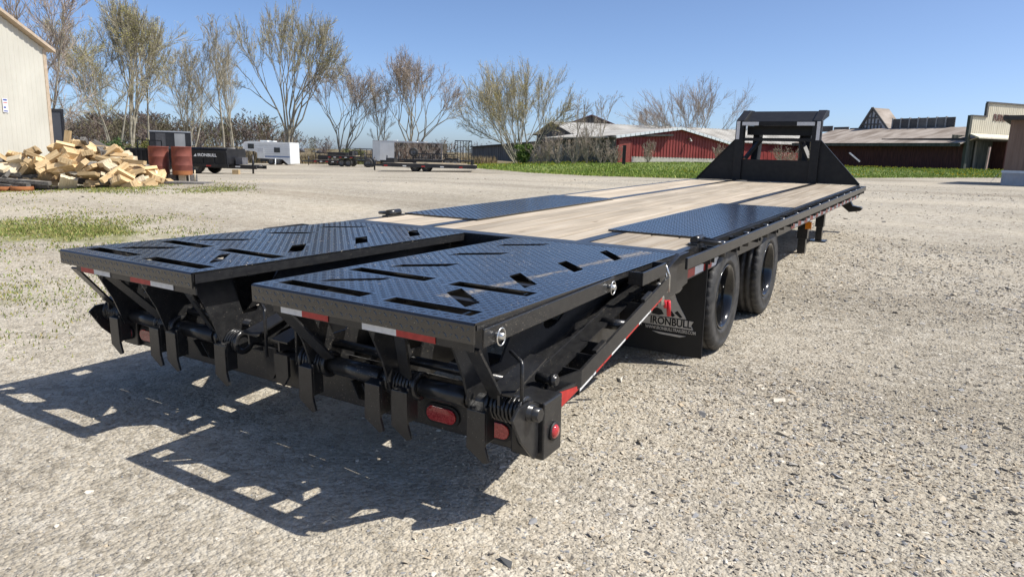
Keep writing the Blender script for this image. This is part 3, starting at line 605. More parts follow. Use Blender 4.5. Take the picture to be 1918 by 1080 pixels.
# ---- rear bumper with its lamps
bp_ = TB(MB().box(-1.22,1.22,-1.78,-1.70,.285,.425).box(-1.22,1.22,-1.71,-1.70,.425,.48), 'rear_bumper', BLACK, bevel=.003)
for s in (-1, 1):
    TB(MB().box(s*1.22,s*1.362,-1.80,-1.655,.282,.505), 'bumper_end', BLACK, bp_, bevel=.006)
    TB(MB().prism([(-1.99,.50),(-1.95,.53),(-1.86,.53),(-1.80,.50),(-1.80,.31),(-1.83,.295),(-1.93,.40)], 'x', s*1.335-.006, s*1.335+.006), 'hinge_plate', BLACK, bp_, bevel=.002)
    TB(MB().tube([(s*1.30,-1.87,.49),(s*1.385,-1.87,.49)], .026, 6), 'hinge_bolt', BLACK, bp_)
    def stad(cx, cz, hl, r_, y0, y1):
        p = [(cx+hl+r_*math.cos(t), cz+r_*math.sin(t)) for t in np.linspace(-math.pi/2, math.pi/2, 9)]+[(cx-hl+r_*math.cos(t), cz+r_*math.sin(t)) for t in np.linspace(math.pi/2, 3*math.pi/2, 9)]
        return MB().prism(p, 'y', y0, y1)
    for x in (.885, 1.135):
        g = TB(stad(s*x,.352,.045,.042,-1.788,-1.7795), 'lamp_grommet', FLAP, bp_); 
        TB(stad(s*x,.352,.042,.031,-1.796,-1.7875), 'tail_lamp', LENS, bp_, bevel=.004)
    for c, ax in (((s*1.285,-1.80,.352),'y'), ((s*1.362,-1.725,.375),'x')):
        sg = -1 if ax == 'y' else s
        TB(MB().lathe([(0,.0001),(0,.036),(sg*.008,.036),(sg*.008,.0001)], c, ax, 20), 'lamp_grommet', FLAP, bp_)
        TB(MB().lathe([(sg*.006,.027),(sg*.012,.026),(sg*.018,.018),(sg*.02,.0001)], c, ax, 20), 'marker_lamp', LENS, bp_)
    for x in (.50,.56): TB(MB().prism([(-1.80,.45),(-1.80,.33),(-1.86,.36),(-1.90,.45)], 'x', s*x-.004, s*x+.004), 'hinge_lug', BLACK, bp_)
for x in (-.12,.0,.12): TB(MB().prism([(x-.045,.46),(x+.045,.46),(x+.045,.36),(x+.01,.31),(x-.03,.33),(x-.045,.37)], 'y', -1.80-.04*(x==0), -1.785-.04*(x==0)), 'hitch_plate', BLACK, bp_)
# ---- under-frame
for s in (-1, 1):
    TB(MB().box(s*.56-.005,s*.56+.005,-.08,8.6,.42,.73).box(s*.56-.06,s*.56+.06,-.08,8.6,.73,.745).box(s*.56-.06,s*.56+.06,-.08,8.6,.405,.42), 'main_beam', BLACKD)
y = .2
while y < 8.1:
    TB(MB().box(-1.222,1.222,y-.025,y+.025,.748,.774), 'crossmember', BLACKD); y += .41
# ---- wheels: duals on two axles
def tyre_mb():
    prof = [(-.085,.222),(-.105,.245),(-.1085,.262),(-.1065,.264),(-.115,.30),(-.1125,.318),(-.115,.320),(-.108,.345),(-.098,.368),(-.086,.379),(-.06,.383),(-.054,.372),(-.047,.372),(-.042,.384),(-.012,.385),(-.006,.373),(.006,.373),(.012,.385),
            (.042,.384),(.047,.372),(.054,.372),(.06,.383),(.086,.379),(.098,.368),(.108,.345),(.115,.320),(.1125,.318),(.115,.30),(.1065,.264),(.1085,.262),(.105,.245),(.085,.222)]
    return MB().lathe(prof, n=120, mod=lambda i, j, r: r-(.010 if (j//1)%3 == 0 and i in (7,8,9,20,21,22) else 0))
TY = tyre_mb().mesh('tyre', RUBBER)
def rim_mb(sg):
    return (MB().lathe([(.085*sg,.222),(.10*sg,.228),(.104*sg,.222),(.096*sg,.208),(.07*sg,.200),(.03*sg,.188),(-.06*sg,.184),(-.062*sg,.16),(-.045*sg,.135),(-.045*sg,.06),(-.085*sg,.19),(-.085*sg,.222)], n=48)
            .lathe([(-.045*sg,.085),(.02*sg,.082),(.045*sg,.07),(.05*sg,.0001)], n=20))
RMO = {1: rim_mb(1).mesh('rim', RIM), -1: rim_mb(-1).mesh('rim', RIM)}
nut = MB()
for k in range(8): nut.tube([(-.045,.11*math.cos(k*.785),.11*math.sin(k*.785)),(-.022,.11*math.cos(k*.785),.11*math.sin(k*.785))], .012, 6)
NUT = {1: nut.mesh('lug_nuts', ZINC), -1: None}
for yw in (.965, 2.245):
    TB(MB().tube([(-1.1,yw,.385),(1.1,yw,.385)], .05, 10), 'axle', BLACKD, warp=False)
    for s in (-1, 1):
        for xw in (1.145, .85):
            w_ = bpy.data.objects.new('wheel', RMO[s if xw > 1 else -s]); COL.objects.link(w_); w_.parent = TR; w_.location = (s*xw, yw, .385); w_.rotation_euler = (random.uniform(0,6),0,0)
            t_ = bpy.data.objects.new('tyre', TY); COL.objects.link(t_); t_.parent = w_
    for s in (-1, 1):
        TB(MB().box(s*.63-.03,s*.63+.03,yw-.45,yw+.45,.40,.43), 'leaf_spring', BLACKD)
for s in (-1, 1): TB(MB().box(s*1.0-.10,s*1.0+.10,1.50,1.70,.45,.74), 'spring_hanger', BLACKD)
# ---- mud flaps with the printed emblem
for s in (-1, 1):
    fl = TB(MB().box(s*.70,s*1.295,.47,.478,.06,.70), 'mud_flap', FLAP, bevel=.002)
    if s < 0: continue
    cx, fy = 1.065, .466
    Mx = lambda x, z: basis((x, fy, z), (1,0,0), (0,0,1))
    TB(MB().prism([(cx-.185,.305),(cx+.165,.30),(cx+.150,.272),(cx+.165,.243),(cx-.185,.245),(cx-.168,.275)], 'y', fy-.0015, fy+.005), 'emblem_banner', LOGO, fl)
    text_obj('IRONBULL', 'lettering', FLAP, fl, .068, Mx(cx-.01-.02,.274) @ Matrix.Translation((0,0,.0022)), .0006, .88, .0018)
    text_obj('WWW.IRONBULLTRAILERS.COM', 'lettering', LOGO, fl, .030, Mx(cx-.03,.224), .0008, .78, .0005)
    # bull: shoulders and head with two horns rising from the banner
    def em(pts, m_=LOGO, d=0.): TB(MB().prism([(cx+x-.01, .308+z) for x, z in pts], 'y', fy-.0015-d, fy+.005), 'emblem', m_, fl)
    em([(-.16,.0),(-.125,.055),(-.09,.07),(-.055,.125),(-.035,.17),(.0,.19),(.035,.17),(.055,.115),(.09,.06),(.115,.02),(.125,.0)])
    em([(-.045,.16),(-.075,.19),(-.075,.225),(-.06,.20),(-.03,.185)]); em([(.03,.185),(.06,.20),(.078,.235),(.085,.20),(.07,.175),(.045,.16)])
    em([(-.11,.01),(-.10,.045),(-.075,.055),(-.045,.045),(-.025,.015),(-.06,.005)], FLAP, .0012); em([(.005,.02),(.025,.045),(.05,.015),(.035,.004)], FLAP, .0012); em([(.045,.035),(.065,.05),(.10,.012),(.085,.004)], FLAP, .0012)
    text_pts = [(-.10,-.108),(.13,-.112),(.09,-.125),(-.05,-.121)]; em(text_pts)
# ---- weld-on tie rings at the rear deck corners
for s in (-1, 1):
    TB(MB().tube([(s*1.24,.33,HD+.028),(s*1.24,.47,HD+.028)], .026, 12).box(s*1.24-.03,s*1.24+.03,.30,.50,HD,HD+.012), 'ring_knuckle', BLACK)
    TB(MB().tube([(s*(1.24+.145*math.sin(t)), .40-.055*math.cos(t)*(1-.25*math.sin(t)), HD+.03-.012*math.sin(t)) for t in np.linspace(0,math.pi,13)], .012, 8), 'tie_ring', BLACK)
# ---- front bulkhead, gooseneck
YF = 8.09
bh = TB(MB().box(-.52,.52,YF,YF+.012,HD+.001,1.163), 'bulkhead_panel', BLACKD)
for s in (-1, 1):
    TB(MB().prism([(s*1.262,HD+.001),(s*.655,1.475),(s*.60,1.475),(s*.52,HD+.001)], 'y', YF+.013, YF+.022), 'bulkhead_wing', BLACKD)
    TB(MB().bar((s*1.262,YF+.02,HD+.012),(s*.655,YF+.02,1.478),.05,.012,(-s*.73,0,.68)), 'wing_edge', BLACKD)
    po = TB(MB().box(s*.585-.065,s*.585+.065,YF-.04,YF+.09,HD+.001,1.775).prism([(YF-.04,1.775),(YF+.09,1.775),(YF+.55,1.93),(YF+.55,1.80),(YF+.36,1.80),(YF+.09,1.60),(YF+.30,1.93)][:2]+[(YF+.60,1.86),(YF+.60,1.95),(YF+.38,1.95)], 'x', s*.585-.064, s*.585+.064), 'bulkhead_post', BLACKD, bevel=.004)
    TB(MB().box(s*.61-.026,s*.61+.026,YF-.0445,YF-.0405,1.48,1.765), 'reflector_tape', WHT, po)
    TB(MB().box(s*.42-.13,s*.42+.13,YF-.0445,YF-.0405,1.70,1.755), 'reflector_tape', WHT, po)
    # neck: riser and sloping beam either side, sweeping forward to the coupler
    TB(MB().prism([(YF+.12,.45),(YF+.40,.45),(YF+.62,1.86),(YF+.40,1.86)], 'x', s*.40-.05, s*.40+.05), 'neck_riser', BLACKD)
    TB(MB().bar((s*.38,YF+.4,1.78),(s*.12,YF+2.3,1.72),.10,.22), 'neck_beam', BLACKD)
    TB(MB().bar((s*.50,YF+.10,1.17),(s*.30,YF+.30,1.50),.07,.05), 'neck_brace', BLACKD)
    TB(MB().tube([(s*.90,YF+.3,.50),(s*.90,YF+.3,.62)], .05, 10), 'front_spool', BLACKD)
TB(MB().box(-.52,.52,YF-.04,YF+.05,1.695,1.765), 'bulkhead_top_bar', BLACKD, bevel=.003)
TB(MB().box(-.65,.65,YF+.42,YF+.58,1.86,1.935), 'neck_cross_beam', BLACKD, bevel=.004)
TB(MB().box(-.52,.52,YF+.20,YF+.30,1.55,1.695), 'tool_tray', BLACKD)
TB(MB().prism([(YF+.051,1.752),(YF+.42,1.905),(YF+.42,1.93),(YF+.051,1.764)], 'x', -.52, .52), 'top_sheet', BLACKD)
TB(MB().box(-.52,.52,YF-.03,YF+.06,1.455,1.505), 'bulkhead_lower_bar', BLACKD, bevel=.003)
TB(MB().box(-.22,.22,YF+2.0,YF+2.35,1.58,1.84).tube([(0,YF+2.18,1.62),(0,YF+2.18,1.02)], .055, 12).box(-.08,.08,YF+2.08,YF+2.28,.90,1.06), 'coupler', BLACKD)
TB(MB().box(-.5,.5,YF+.02,YF+.5,.42,.80), 'front_tool_box', BLACKD, bevel=.01)
ch = MB()
for k in range(13):
    z = 1.45-k*.022; a = .011 if k%2 else .005; b = .005 if k%2 else .011; ch.box(.50-a,.50+a,YF+.05-b,YF+.05+b,z-.016,z)
TB(ch, 'safety_chain', mat('yellow_zinc_chain', (.16,.13,.06), (.22,.18,.1), rough=.6, metal=.2))
TB(MB().bar((1.06,YF+.12,1.30),(1.22,YF+.12,1.17),.02,.02), 'mirror_rod', ZINC)
# side bracket, landing legs with amber marker
TB(MB().prism([(1.02,.74),(1.16,.74),(1.16,.62),(1.22,.52),(1.33,.50),(1.33,.445),(1.18,.42),(1.03,.54)], 'y', 7.92, 8.04), 'jack_bracket', BLACK, bevel=.004)
TB(MB().tube([(1.32,7.90,.475),(1.32,8.06,.475)], .03, 10), 'bracket_roller', BLACK)
def gl(x, y): return h1(x, y)-.0244*y
lg = TB(MB().box(.905,1.025,5.50,5.61,.26,.76), 'landing_leg', BLACK, bevel=.004); lg2 = TB(MB().box(.92,1.01,5.51,5.60,gl(.95,5.55)-.03,.30), 'inner_leg', BLACK, lg)
TB(MB().box(1.0,1.072,5.44,5.499,.395,.485), 'amber_marker_lamp', AMB, lg, bevel=.004)
lg = TB(MB().box(.92,1.03,6.66,6.77,.30,.76), 'landing_leg', BLACK, bevel=.004)
TB(MB().box(.935,1.015,6.675,6.755,gl(.97,6.7)-.02,.34).box(.87,1.08,6.61,6.82,gl(.97,6.7)-.02,gl(.97,6.7)+.02), 'foot_pad', BLACK, lg)
for s in (-1,): 
    lg = TB(MB().box(-1.03,-.92,6.66,6.77,.30,.76), 'landing_leg', BLACK, bevel=.004)
    TB(MB().box(-1.015,-.935,6.675,6.755,gl(-.97,6.7)-.02,.34).box(-1.08,-.87,6.61,6.82,gl(-.97,6.7)-.02,gl(-.97,6.7)+.02), 'foot_pad', BLACK, lg)
TB(MB().box(.62,1.05,4.3,4.8,.56,.73), 'battery_box', BLACKD, bevel=.01)
# ============================================================ buildings
WHITEMETAL = mat('cream_sheet_metal', (.49,.47,.40), (.56,.54,.465), rough=.45, scale=.6, detail=6, spec=.4)
TANTRIM = mat('tan_trim', (.42,.33,.23), (.5,.4,.3), rough=.5)
REDMETAL = mat('red_ribbed_metal', (.19,.022,.02), (.27,.04,.034), rough=.6, scale=.9, detail=6)
REDOLD = mat('faded_red_boards', (.050,.016,.015), (.095,.035,.03), rough=.85, scale=3, detail=6, stretch=(3,3,.3))
GALV = mat('weathered_galvanised_roof', (.33,.31,.27), (.52,.50,.45), rough=.6, scale=.7, detail=7, spec=.4)
PURP = mat('maroon_metal_roof', (.13,.035,.055), (.17,.05,.075), rough=.5, scale=1)
GREYB = mat('grey_barn_boards', (.10,.095,.085), (.19,.18,.165), rough=.85, scale=1.5, detail=6, stretch=(2,2,.3))
SHINGLE = mat('worn_brown_shingles', (.20,.16,.125), (.38,.33,.28), rough=.9, scale=1.1, detail=8, stretch=(1,.35,1), bump=.3, bscale=8)
CREAMB = mat('cream_boards', (.55,.50,.38), (.66,.61,.48), rough=.7, scale=1.5, detail=6, stretch=(3,3,.4))
DKGREEN = mat('dark_green_boards', (.035,.042,.037), (.075,.08,.07), rough=.8, scale=2, stretch=(3,3,.4))
BROWNS = mat('brown_siding', (.17,.115,.085), (.23,.16,.12), rough=.75, scale=2, stretch=(3,3,.3))
SKIRT = mat('grey_vinyl_skirting', (.42,.42,.43), (.5,.5,.5), rough=.5, scale=3)
DARKROOF = mat('dark_roof', (.03,.03,.03), (.06,.055,.05), rough=.8, scale=3)
WTRIM = mat('white_trim', (.62,.66,.68), (.72,.75,.77), rough=.5)
CONC = mat('concrete_base', (.4,.38,.34), (.5,.47,.42), rough=.9, scale=3)
def ribprof(x0, x1, pitch, dep, top=.25):
    out = []; n = max(1, int(round((x1-x0)/pitch))); p = (x1-x0)/n
    for i in range(n):
        a = x0+i*p; out += [(a,0),(a+p*(.5-top/2-.08),0),(a+p*(.5-top/2),-dep),(a+p*(.5+top/2),-dep),(a+p*(.5+top/2+.08),0)]
    return out+[(x1,0)]
def ribwall(x0, x1, zb, zt, pitch=.3, dep=.025, y=0, mb=None):       # ribbed sheet in the xz plane, facing -y
    mb = mb or MB(); pr = ribprof(x0, x1, pitch, dep); n = len(pr)
    zt_ = zt if callable(zt) else (lambda x: zt)
    vs = [(x,y+o,zb) for x, o in pr]+[(x,y+o,zt_(x)) for x, o in pr]
    return mb.add(vs, [(i,i+1,n+i+1,n+i) for i in range(n-1)])
def ribroof(x0, x1, ye, ze, yr, zr, pitch=.4, dep=.03, mb=None):      # ribbed roof slope: ribs run from eave to ridge
    mb = mb or MB(); pr = ribprof(x0, x1, pitch, dep); n = len(pr)
    vs = [(x,ye,ze-o) for x, o in pr]+[(x,yr,zr-o) for x, o in pr]+[(x,ye,ze-.06) for x, o in pr]+[(x,yr,zr-.06) for x, o in pr]
    return mb.add(vs, [(i,i+1,n+i+1,n+i) for i in range(n-1)]+[(2*n+i,3*n+i,3*n+i+1,2*n+i+1) for i in range(n-1)])
def frame(A, B):                               # local frame: x from A to B, y pointing away from the camera side
    u = Vector((B[0]-A[0], B[1]-A[1], 0)); return math.atan2(u.y, u.x), u.length
def base_z(pts): return min(h1(p[0], p[1]) for p in pts)
# ---- cream metal building on the left, gable end towards the yard
E0 = gp(101, 24.5); eave = float(V(83,97,24.5)[2])-E0.z
best = None
for k in range(720):
    an = math.pi*2*k/720; u = np.array([math.cos(an), math.sin(an), 0])
    if u@FWD > -.15 or u@RGT > 0: continue
    for t in np.linspace(.3, 9, 60):
        P = np.array([E0.x,E0.y,E0.z+eave])+t*(u+np.array([0,0,.36])); a, b, w = proj_px(P[None])
        if w[0] > 2:
            e = abs(a[0]-18)+abs(b[0]-0)
            if best is None or e < best[0]: best = (e, an, t)
print('white building wall dir', best, 'eave', eave)
wa = best[1]                                    # wall runs from the corner this way
WB = empty('metal_building', E0-Vector((0,0,.15)), wa+math.pi)
tag(WB, 'cream ribbed metal building with tan trim behind the woodpile', 'building')
ev = eave+.15; rise = .36; Wd = 13.0
rf = lambda x: ev+rise*(Wd/2-abs(-x-Wd/2))
ribwall(-Wd, 0, 0, rf, .23, .016).build('gable_wall', WHITEMETAL, WB)
MB().box(-.06,.0,.001,20,0,ev).build('side_wall', WHITEMETAL, WB)
MB().box(-.14,.02,-.035,-.012,0,ev-.02).build('corner_trim', TANTRIM, WB)
ro = MB()
for x0, x1 in ((.25,-Wd/2),(-Wd-.25,-Wd/2)):
    z0 = ev+rise*(-.25)+.02; z1 = ev+rise*Wd/2+.02
    ro.add([(x0,-.22,z0),(x1,-.22,z1),(x1,20,z1),(x0,20,z0),(x0,-.22,z0+.1),(x1,-.22,z1+.1),(x1,20,z1+.1),(x0,20,z0+.1)],[(0,1,2,3),(7,6,5,4),(0,4,5,1),(1,5,6,2),(2,6,7,3),(3,7,4,0)])
ro.build('roof', TANTRIM, WB)
def on_wall(px, py):                            # point of the gable wall seen at a pixel, in building coordinates
    d = V(px,py,1)-CAM; nrm = np.array([math.sin(wa+math.pi), -math.cos(wa+math.pi), 0]); t = ((np.array(E0)-CAM)@nrm)/(d@nrm); P = Vector(CAM+d*t)
    return Matrix.Rotation(-(wa+math.pi),4,'Z')@(P-WB.location)
p = on_wall(7.5,197); q0 = on_wall(2,184); q1 = on_wall(14,211)
sg_ = MB().box(q0.x,q1.x,-.035,-.02,q1.z,q0.z).build('notice_sign', mat('sign_white', (.72,.72,.74), (.78,.78,.8), rough=.4), WB)
for k, (c_, a, b) in enumerate(((mat('sign_blue',(.06,.09,.3),(.08,.11,.36)),.84,.96),(mat('sign_red',(.5,.05,.05),(.55,.07,.06)),.68,.74),(MATS['sign_blue'],.30,.42),(MATS['sign_blue'],.06,.14))):
    MB().box(q0.x+(q1.x-q0.x)*.12,q0.x+(q1.x-q0.x)*(.88 if k != 2 else .6),-.038,-.0352,q1.z+(q0.z-q1.z)*a,q1.z+(q0.z-q1.z)*b).build('sign_print', c_, sg_)
# ---- red ribbed barn with low gable, long grey wing receding behind it
A_ = gp(1153,55.5); B_ = gp(1359,60); rz, wd = frame(A_, B_); zb = base_z((A_,B_))-.2
RB = empty('red_barn', (A_.x,A_.y,zb), rz); tag(RB, 'low red ribbed-metal barn with white roof edge and plain red door', 'barn')
zl = V(1153,257,55.5)[2]-zb; zr_ = V(1358,269.5,60)[2]-zb; zp = V(1265,242,57.7)[2]-zb; xp = wd*.545
rt = lambda x: (zl+(zp-zl)*x/xp) if x < xp else (zp+(zr_-zp)*(x-xp)/(wd-xp))
ribwall(.0, wd, .75, rt, .3, .04).build('gable_wall', REDMETAL, RB)
MB().box(0,wd,.0,.15,0,.76).build('foundation', CONC, RB)
MB().box(wd-.1,wd,.0,9,.7,zr_).build('side_wall', REDMETAL, RB)
dr = MB().box(.25,1.3,-.11,-.05,.1,zl-.25).build('door', mat('red_door', (.22,.04,.03), (.28,.06,.045), rough=.6), RB)
MB().box(1.33,1.43,-.12,-.05,.1,zl-.2).build('door_jamb', REDMETAL, dr); MB().box(.15,.23,-.12,-.05,.1,zl-.2).build('door_jamb', REDMETAL, dr)
lamp = MB().tube([(6.9,-.05,zb*0+2.25),(6.9,-.3,2.3),(6.9,-.42,2.2)], .05, 8).lathe([(0,.05),(-.12,.11)], (6.9,-.42,2.22), 'z', 12).build('wall_lamp', GALV, RB)
for x0, x1, z0, z1 in ((-.25,xp,rt(0)-.05,zp),(xp,wd+.3,zp,zr_-.05)):
    mb = MB()
    mb.add([(x0,-.3,z0),(x1,-.3,z1),(x1,12,z1),(x0,12,z0),(x0,-.3,z0+.1),(x1,-.3,z1+.1),(x1,12,z1+.1),(x0,12,z0+.1)],[(0,1,2,3),(7,6,5,4),(0,4,5,1),(1,5,6,2),(2,6,7,3),(3,7,4,0)])
    mb.build('roof_slope', GALV, RB)
    L_ = math.hypot(x1-x0,z1-z0); n_ = int(L_/.42)
    for i in range(n_):                          # scalloped white edge: one cap per roofing sheet
        t0, t1 = i/n_, (i+.86)/n_
        MB().bar((x0+(x1-x0)*t0,-.33,z0+(z1-z0)*t0+.06),(x0+(x1-x0)*t1,-.33,z0+(z1-z0)*t1+.06),.08,.2).build('edge_cap', WTRIM, RB)
C_ = gp(884,118); rz2, wd2 = frame(C_, A_); zb2 = zb-.3
GW = empty('grey_barn_wing', (C_.x,C_.y,zb2), rz2); tag(GW, 'long low dark grey barn wing with dark roof edge behind the bare shrubs', 'barn')
za = zl+zb-zb2; zc = V(884,276,118)[2]-zb2
ribwall(0, wd2-.05, 0, lambda x: zc+(za-zc)*x/wd2, 1.2, .05).build('long_wall', GREYB, GW)
MB().add([(0,-.4,zc-.02),(wd2,-.4,za-.02),(wd2-.4,5,za+.25),(0,5,zc+.3),(0,-.4,zc+.13),(wd2,-.4,za+.13),(wd2-.4,5,za+.4),(0,5,zc+.45)],[(0,1,2,3),(7,6,5,4),(0,4,5,1),(1,5,6,2),(2,6,7,3),(3,7,4,0)]).build('roof', DARKROOF, GW)
for i in range(9):
    x = wd2*(.62+.04*i); MB().box(x-.45,x+.45,-.09,-.055,1.0,2.0).build('window', mat('dusty_pane', (.05,.055,.06), (.09,.09,.09), rough=.3), GW)
# ---- barn with pale metal roof, and the maroon roof behind
def gable(name, label, px0, px1, dep0, dep1, ze_px, zr_px, length, wallm, roofm, ridge_along_x, gable_px=None, ov=.4, cat='barn'):
    A = gp(px0, dep0); B = gp(px1, dep1); rz, w = frame(A, B); z0 = base_z((A,B))-.2
    o = empty(name, (A.x,A.y,z0), rz); tag(o, label, cat)
    ze = V((px0+px1)/2, ze_px, (dep0+dep1)/2)[2]-z0; zr = V((px0+px1)/2, zr_px, (dep0+dep1)/2)[2]-z0
    if ridge_along_x:
        ribwall(0,w,0,ze,.6,.03).build('front_wall', wallm, o); m_ = length/2
        ribroof(-ov,w+ov,-ov,ze-.1,m_,zr,.45,.035).build('roof_slope', roofm, o); ribroof(-ov,w+ov,length+ov,ze-.1,m_,zr,.45,.035).build('roof_slope', roofm, o)
        for x in (0,w): MB().prism([(0,0),(length,0),(length,ze),(m_,zr-.1),(0,ze)], 'x', x-.05+(.06 if x == 0 else -.06), x+.05+(.06 if x == 0 else -.06)).build('end_wall', wallm, o)
    else:
        ribwall(0,w,0,lambda x: ze+(zr-ze)*(1-abs(x-w/2)/(w/2)),.6,.03).build('gable_wall', wallm, o)
        for sgn in (-1,1):
            xe = w/2+sgn*(w/2+ov); zz = ze-(zr-ze)*ov/(w/2); mb = MB()
            mb.add([(xe,-ov,zz),(w/2,-ov,zr),(w/2,length,zr),(xe,length,zz),(xe,-ov,zz+.12),(w/2,-ov,zr+.12),(w/2,length,zr+.12),(xe,length,zz+.12)],[(0,1,2,3),(7,6,5,4),(0,4,5,1),(1,5,6,2),(2,6,7,3),(3,7,4,0)]); mb.build('roof_slope', roofm, o)
        for x in (0,w): MB().box(x-.05+(.06 if x == 0 else -.06),x+.05+(.06 if x == 0 else -.06),.05,length,0,ze).build('side_wall', wallm, o)
    return o
gable('pale_roof_barn', 'barn with pale ribbed galvanised roof behind the grey wing', 1072, 1335, 74, 80, 254, 231.5, 10, GREYB, GALV, True)
gable('maroon_roof_barn', 'taller barn with maroon metal roof behind the pale roofed barn', 1015, 1195, 104, 104, 251, 217, 14, GREYB, PURP, False)
gable('far_red_shed', 'red shed with pale metal roof seen past the trailer bulkhead', 1325, 1556, 76, 84, 267.5, 243, 9, REDMETAL, GALV, True)
# ---- long shingled shed, lattice gable and slatted monitor on its roof
A_ = gp(1552,75); B_ = gp(1808,62); rz, wd = frame(A_, B_); zb = base_z((A_,B_))-.2
LS = empty('long_shed', (A_.x,A_.y,zb), rz); tag(LS, 'long dark red shed with worn brown shingle roof beside the false-front store', 'shed')
ze = V(1680,268.5,68)[2]-zb; zr = V(1680,241.5,73)[2]-zb
ribwall(-4,wd,0,ze,.5,.02).build('front_wall', REDOLD, LS)
MB().add([(-4.3,-.9,ze-.12),(wd,-.9,ze-.12),(wd,5.5,zr),(-4.3,5.5,zr),(-4.3,-.9,ze-.02),(wd,-.9,ze-.02),(wd,5.5,zr+.1),(-4.3,5.5,zr+.1)],[(0,1,2,3),(7,6,5,4),(0,4,5,1),(1,5,6,2),(2,6,7,3),(3,7,4,0)]).build('roof', SHINGLE, LS)
MB().box(-4.3,wd,-.94,-.90,ze-.3,ze-.0).build('fascia', DKGREEN, LS)
MB().box(-4,wd,5.6,11,0,zr-.05).build('rear_block', REDOLD, LS)
def loc(o, P): return Matrix.Rotation(-o.rotation_euler[2],4,'Z')@(Vector(P)-o.location)
a0 = loc(LS, V(1598,243,78)); a1 = loc(LS, V(1682,241,76)); ap = loc(LS, V(1640,204,77)); zt = ap.z; zl_ = zr-.1; xm = ap.x; yy = 6.2
gbl = MB().prism([(a0.x,zl_),(a1.x,zl_),(xm,zt)], 'y', yy, yy+.1).build('lattice_gable', mat('weathered_gable_boards', (.45,.46,.48), (.58,.59,.61), rough=.85, scale=3), LS)
for x, s in ((a0.x,1),(a1.x,-1)):
    MB().bar((x-s*.3,yy-.1,zl_-.1),(xm,yy-.1,zt+.1),.12,.22).build('rake_board', OLDW, LS)
    MB().add([(x-s*.3,yy,zl_-.1),(xm,yy,zt+.1),(xm,yy+2.5,zt+.1),(x-s*.3,yy+2.5,zl_-.1)],[(0,1,2,3)]).build('gable_roof', SHINGLE, LS)
for i in range(1,8):
    x = a0.x+(a1.x-a0.x)*i/8; hz = zl_+(zt-zl_)*(1-abs(x-xm)/((a1.x-a0.x)/2))
    MB().box(x-.06,x+.06,yy-.09,yy-.01,zl_,hz-.05).build('batten', OLDW, LS)
for f_ in (.3,.58):
    z = zl_+(zt-zl_)*f_; hw = (a1.x-a0.x)/2*(1-f_); MB().box(xm-hw,xm+hw,yy-.12,yy-.092,z-.07,z+.07).build('cross_batten', OLDW, LS)
m0 = loc(LS, V(1686,240,75)); m1 = loc(LS, V(1806,236,69)); mt = loc(LS, V(1750,222,72)).z
for i in range(7):
    x0 = m0.x+(m1.x-m0.x)*i/7; x1 = m0.x+(m1.x-m0.x)*(i+1)/7
    MB().box(x0+.08,x1-.08,5.75,5.85,zr-.05,mt-.03+.02*(i%2)).build('monitor_panel', OLDW, LS)
    MB().box(x0-.06,x0+.06,5.68,5.9,zr-.05,mt+.05).build('monitor_post', mat('pale_post', (.33,.32,.3), (.42,.41,.38), rough=.8), LS)
m0 = loc(LS, V(1549,250,84)); 
for i in range(3):
    MB().box(m0.x+i*2.2,m0.x+i*2.2+2.0,6.0,6.1,zr-.1,zr+.55-.15*i).build('monitor_panel', OLDW, LS)
# ---- false-front store
A_ = gp(1810,62); B_ = gp(1965,66); rz, wd = frame(A_, B_); zb = base_z((A_,B_))-.2
ST = empty('false_front_store', (A_.x,A_.y,zb), rz); tag(ST, 'cream false-front store with painted FURNITURE lettering above a dark porch', 'store')
def sx(px, py=240): 
    d = V(px,py,1)-CAM; nrm = np.array([math.sin(rz),-math.cos(rz),0]); t = ((np.array(A_)-CAM)@nrm)/(d@nrm); return loc(ST, Vector(CAM+d*t))
xs = sx(1851,200).x; z1 = sx(1830,219).z; z2 = sx(1880,196).z; z0 = sx(1860,254).z
front = MB(); ribwall(0,xs,z0,z1,.25,.015,mb=front); ribwall(xs,wd+1,z0,z2,.25,.015,mb=front)
front.build('false_front', CREAMB, ST)
MB().box(-.05,xs,-.1,.12,z1,z1+.14).box(xs-.16,wd+1,-.1,.12,z2,z2+.15).box(xs-.22,xs+.0,-.1,.12,z1+.14,z2).build('front_coping', OLDW, ST)
MB().box(-.3,.0,-.12,.15,0,z1+.1).build('corner_board', DKGREEN, ST)
MB().add([(-.1,-.05,z0),(wd+1,-.05,z0),(wd+1,-1.0,z0-.35),(-.1,-1.0,z0-.35),(-.1,-.05,z0+.1),(wd+1,-.05,z0+.1),(wd+1,-1.0,z0-.25),(-.1,-1.0,z0-.25)],[(0,1,2,3),(7,6,5,4),(0,4,5,1),(1,5,6,2),(2,6,7,3),(3,7,4,0)]).build('awning', CREAMB, ST)
ribwall(0,wd+1,0,z0,.5,.02,y=1.6).build('porch_wall', DKGREEN, ST)
MB().box(0,wd+1,.2,9,z0-.45,z0-.3).build('roof', DARKROOF, ST)
MB().box(.0,.08,.1,9,0,z0-.45).build('side_wall', DKGREEN, ST)
for t in (.30,.72): MB().box(wd*t-.35,wd*t-.1,1.45,1.56,0,z0-.1).build('door_panel', GREYB, ST)
pz = sx(1865,225); lt = sx(1859,228); rt_ = sx(1895,216)
text_obj('FURNITURE', 'lettering', mat('brown_lettering', (.10,.045,.035), (.14,.06,.05), rough=.7), ST, .82, basis((sx(1857).x, -.05, sx(1875,222).z), (1,0,0), (0,0,1)), .01, .66, .02, left=True)
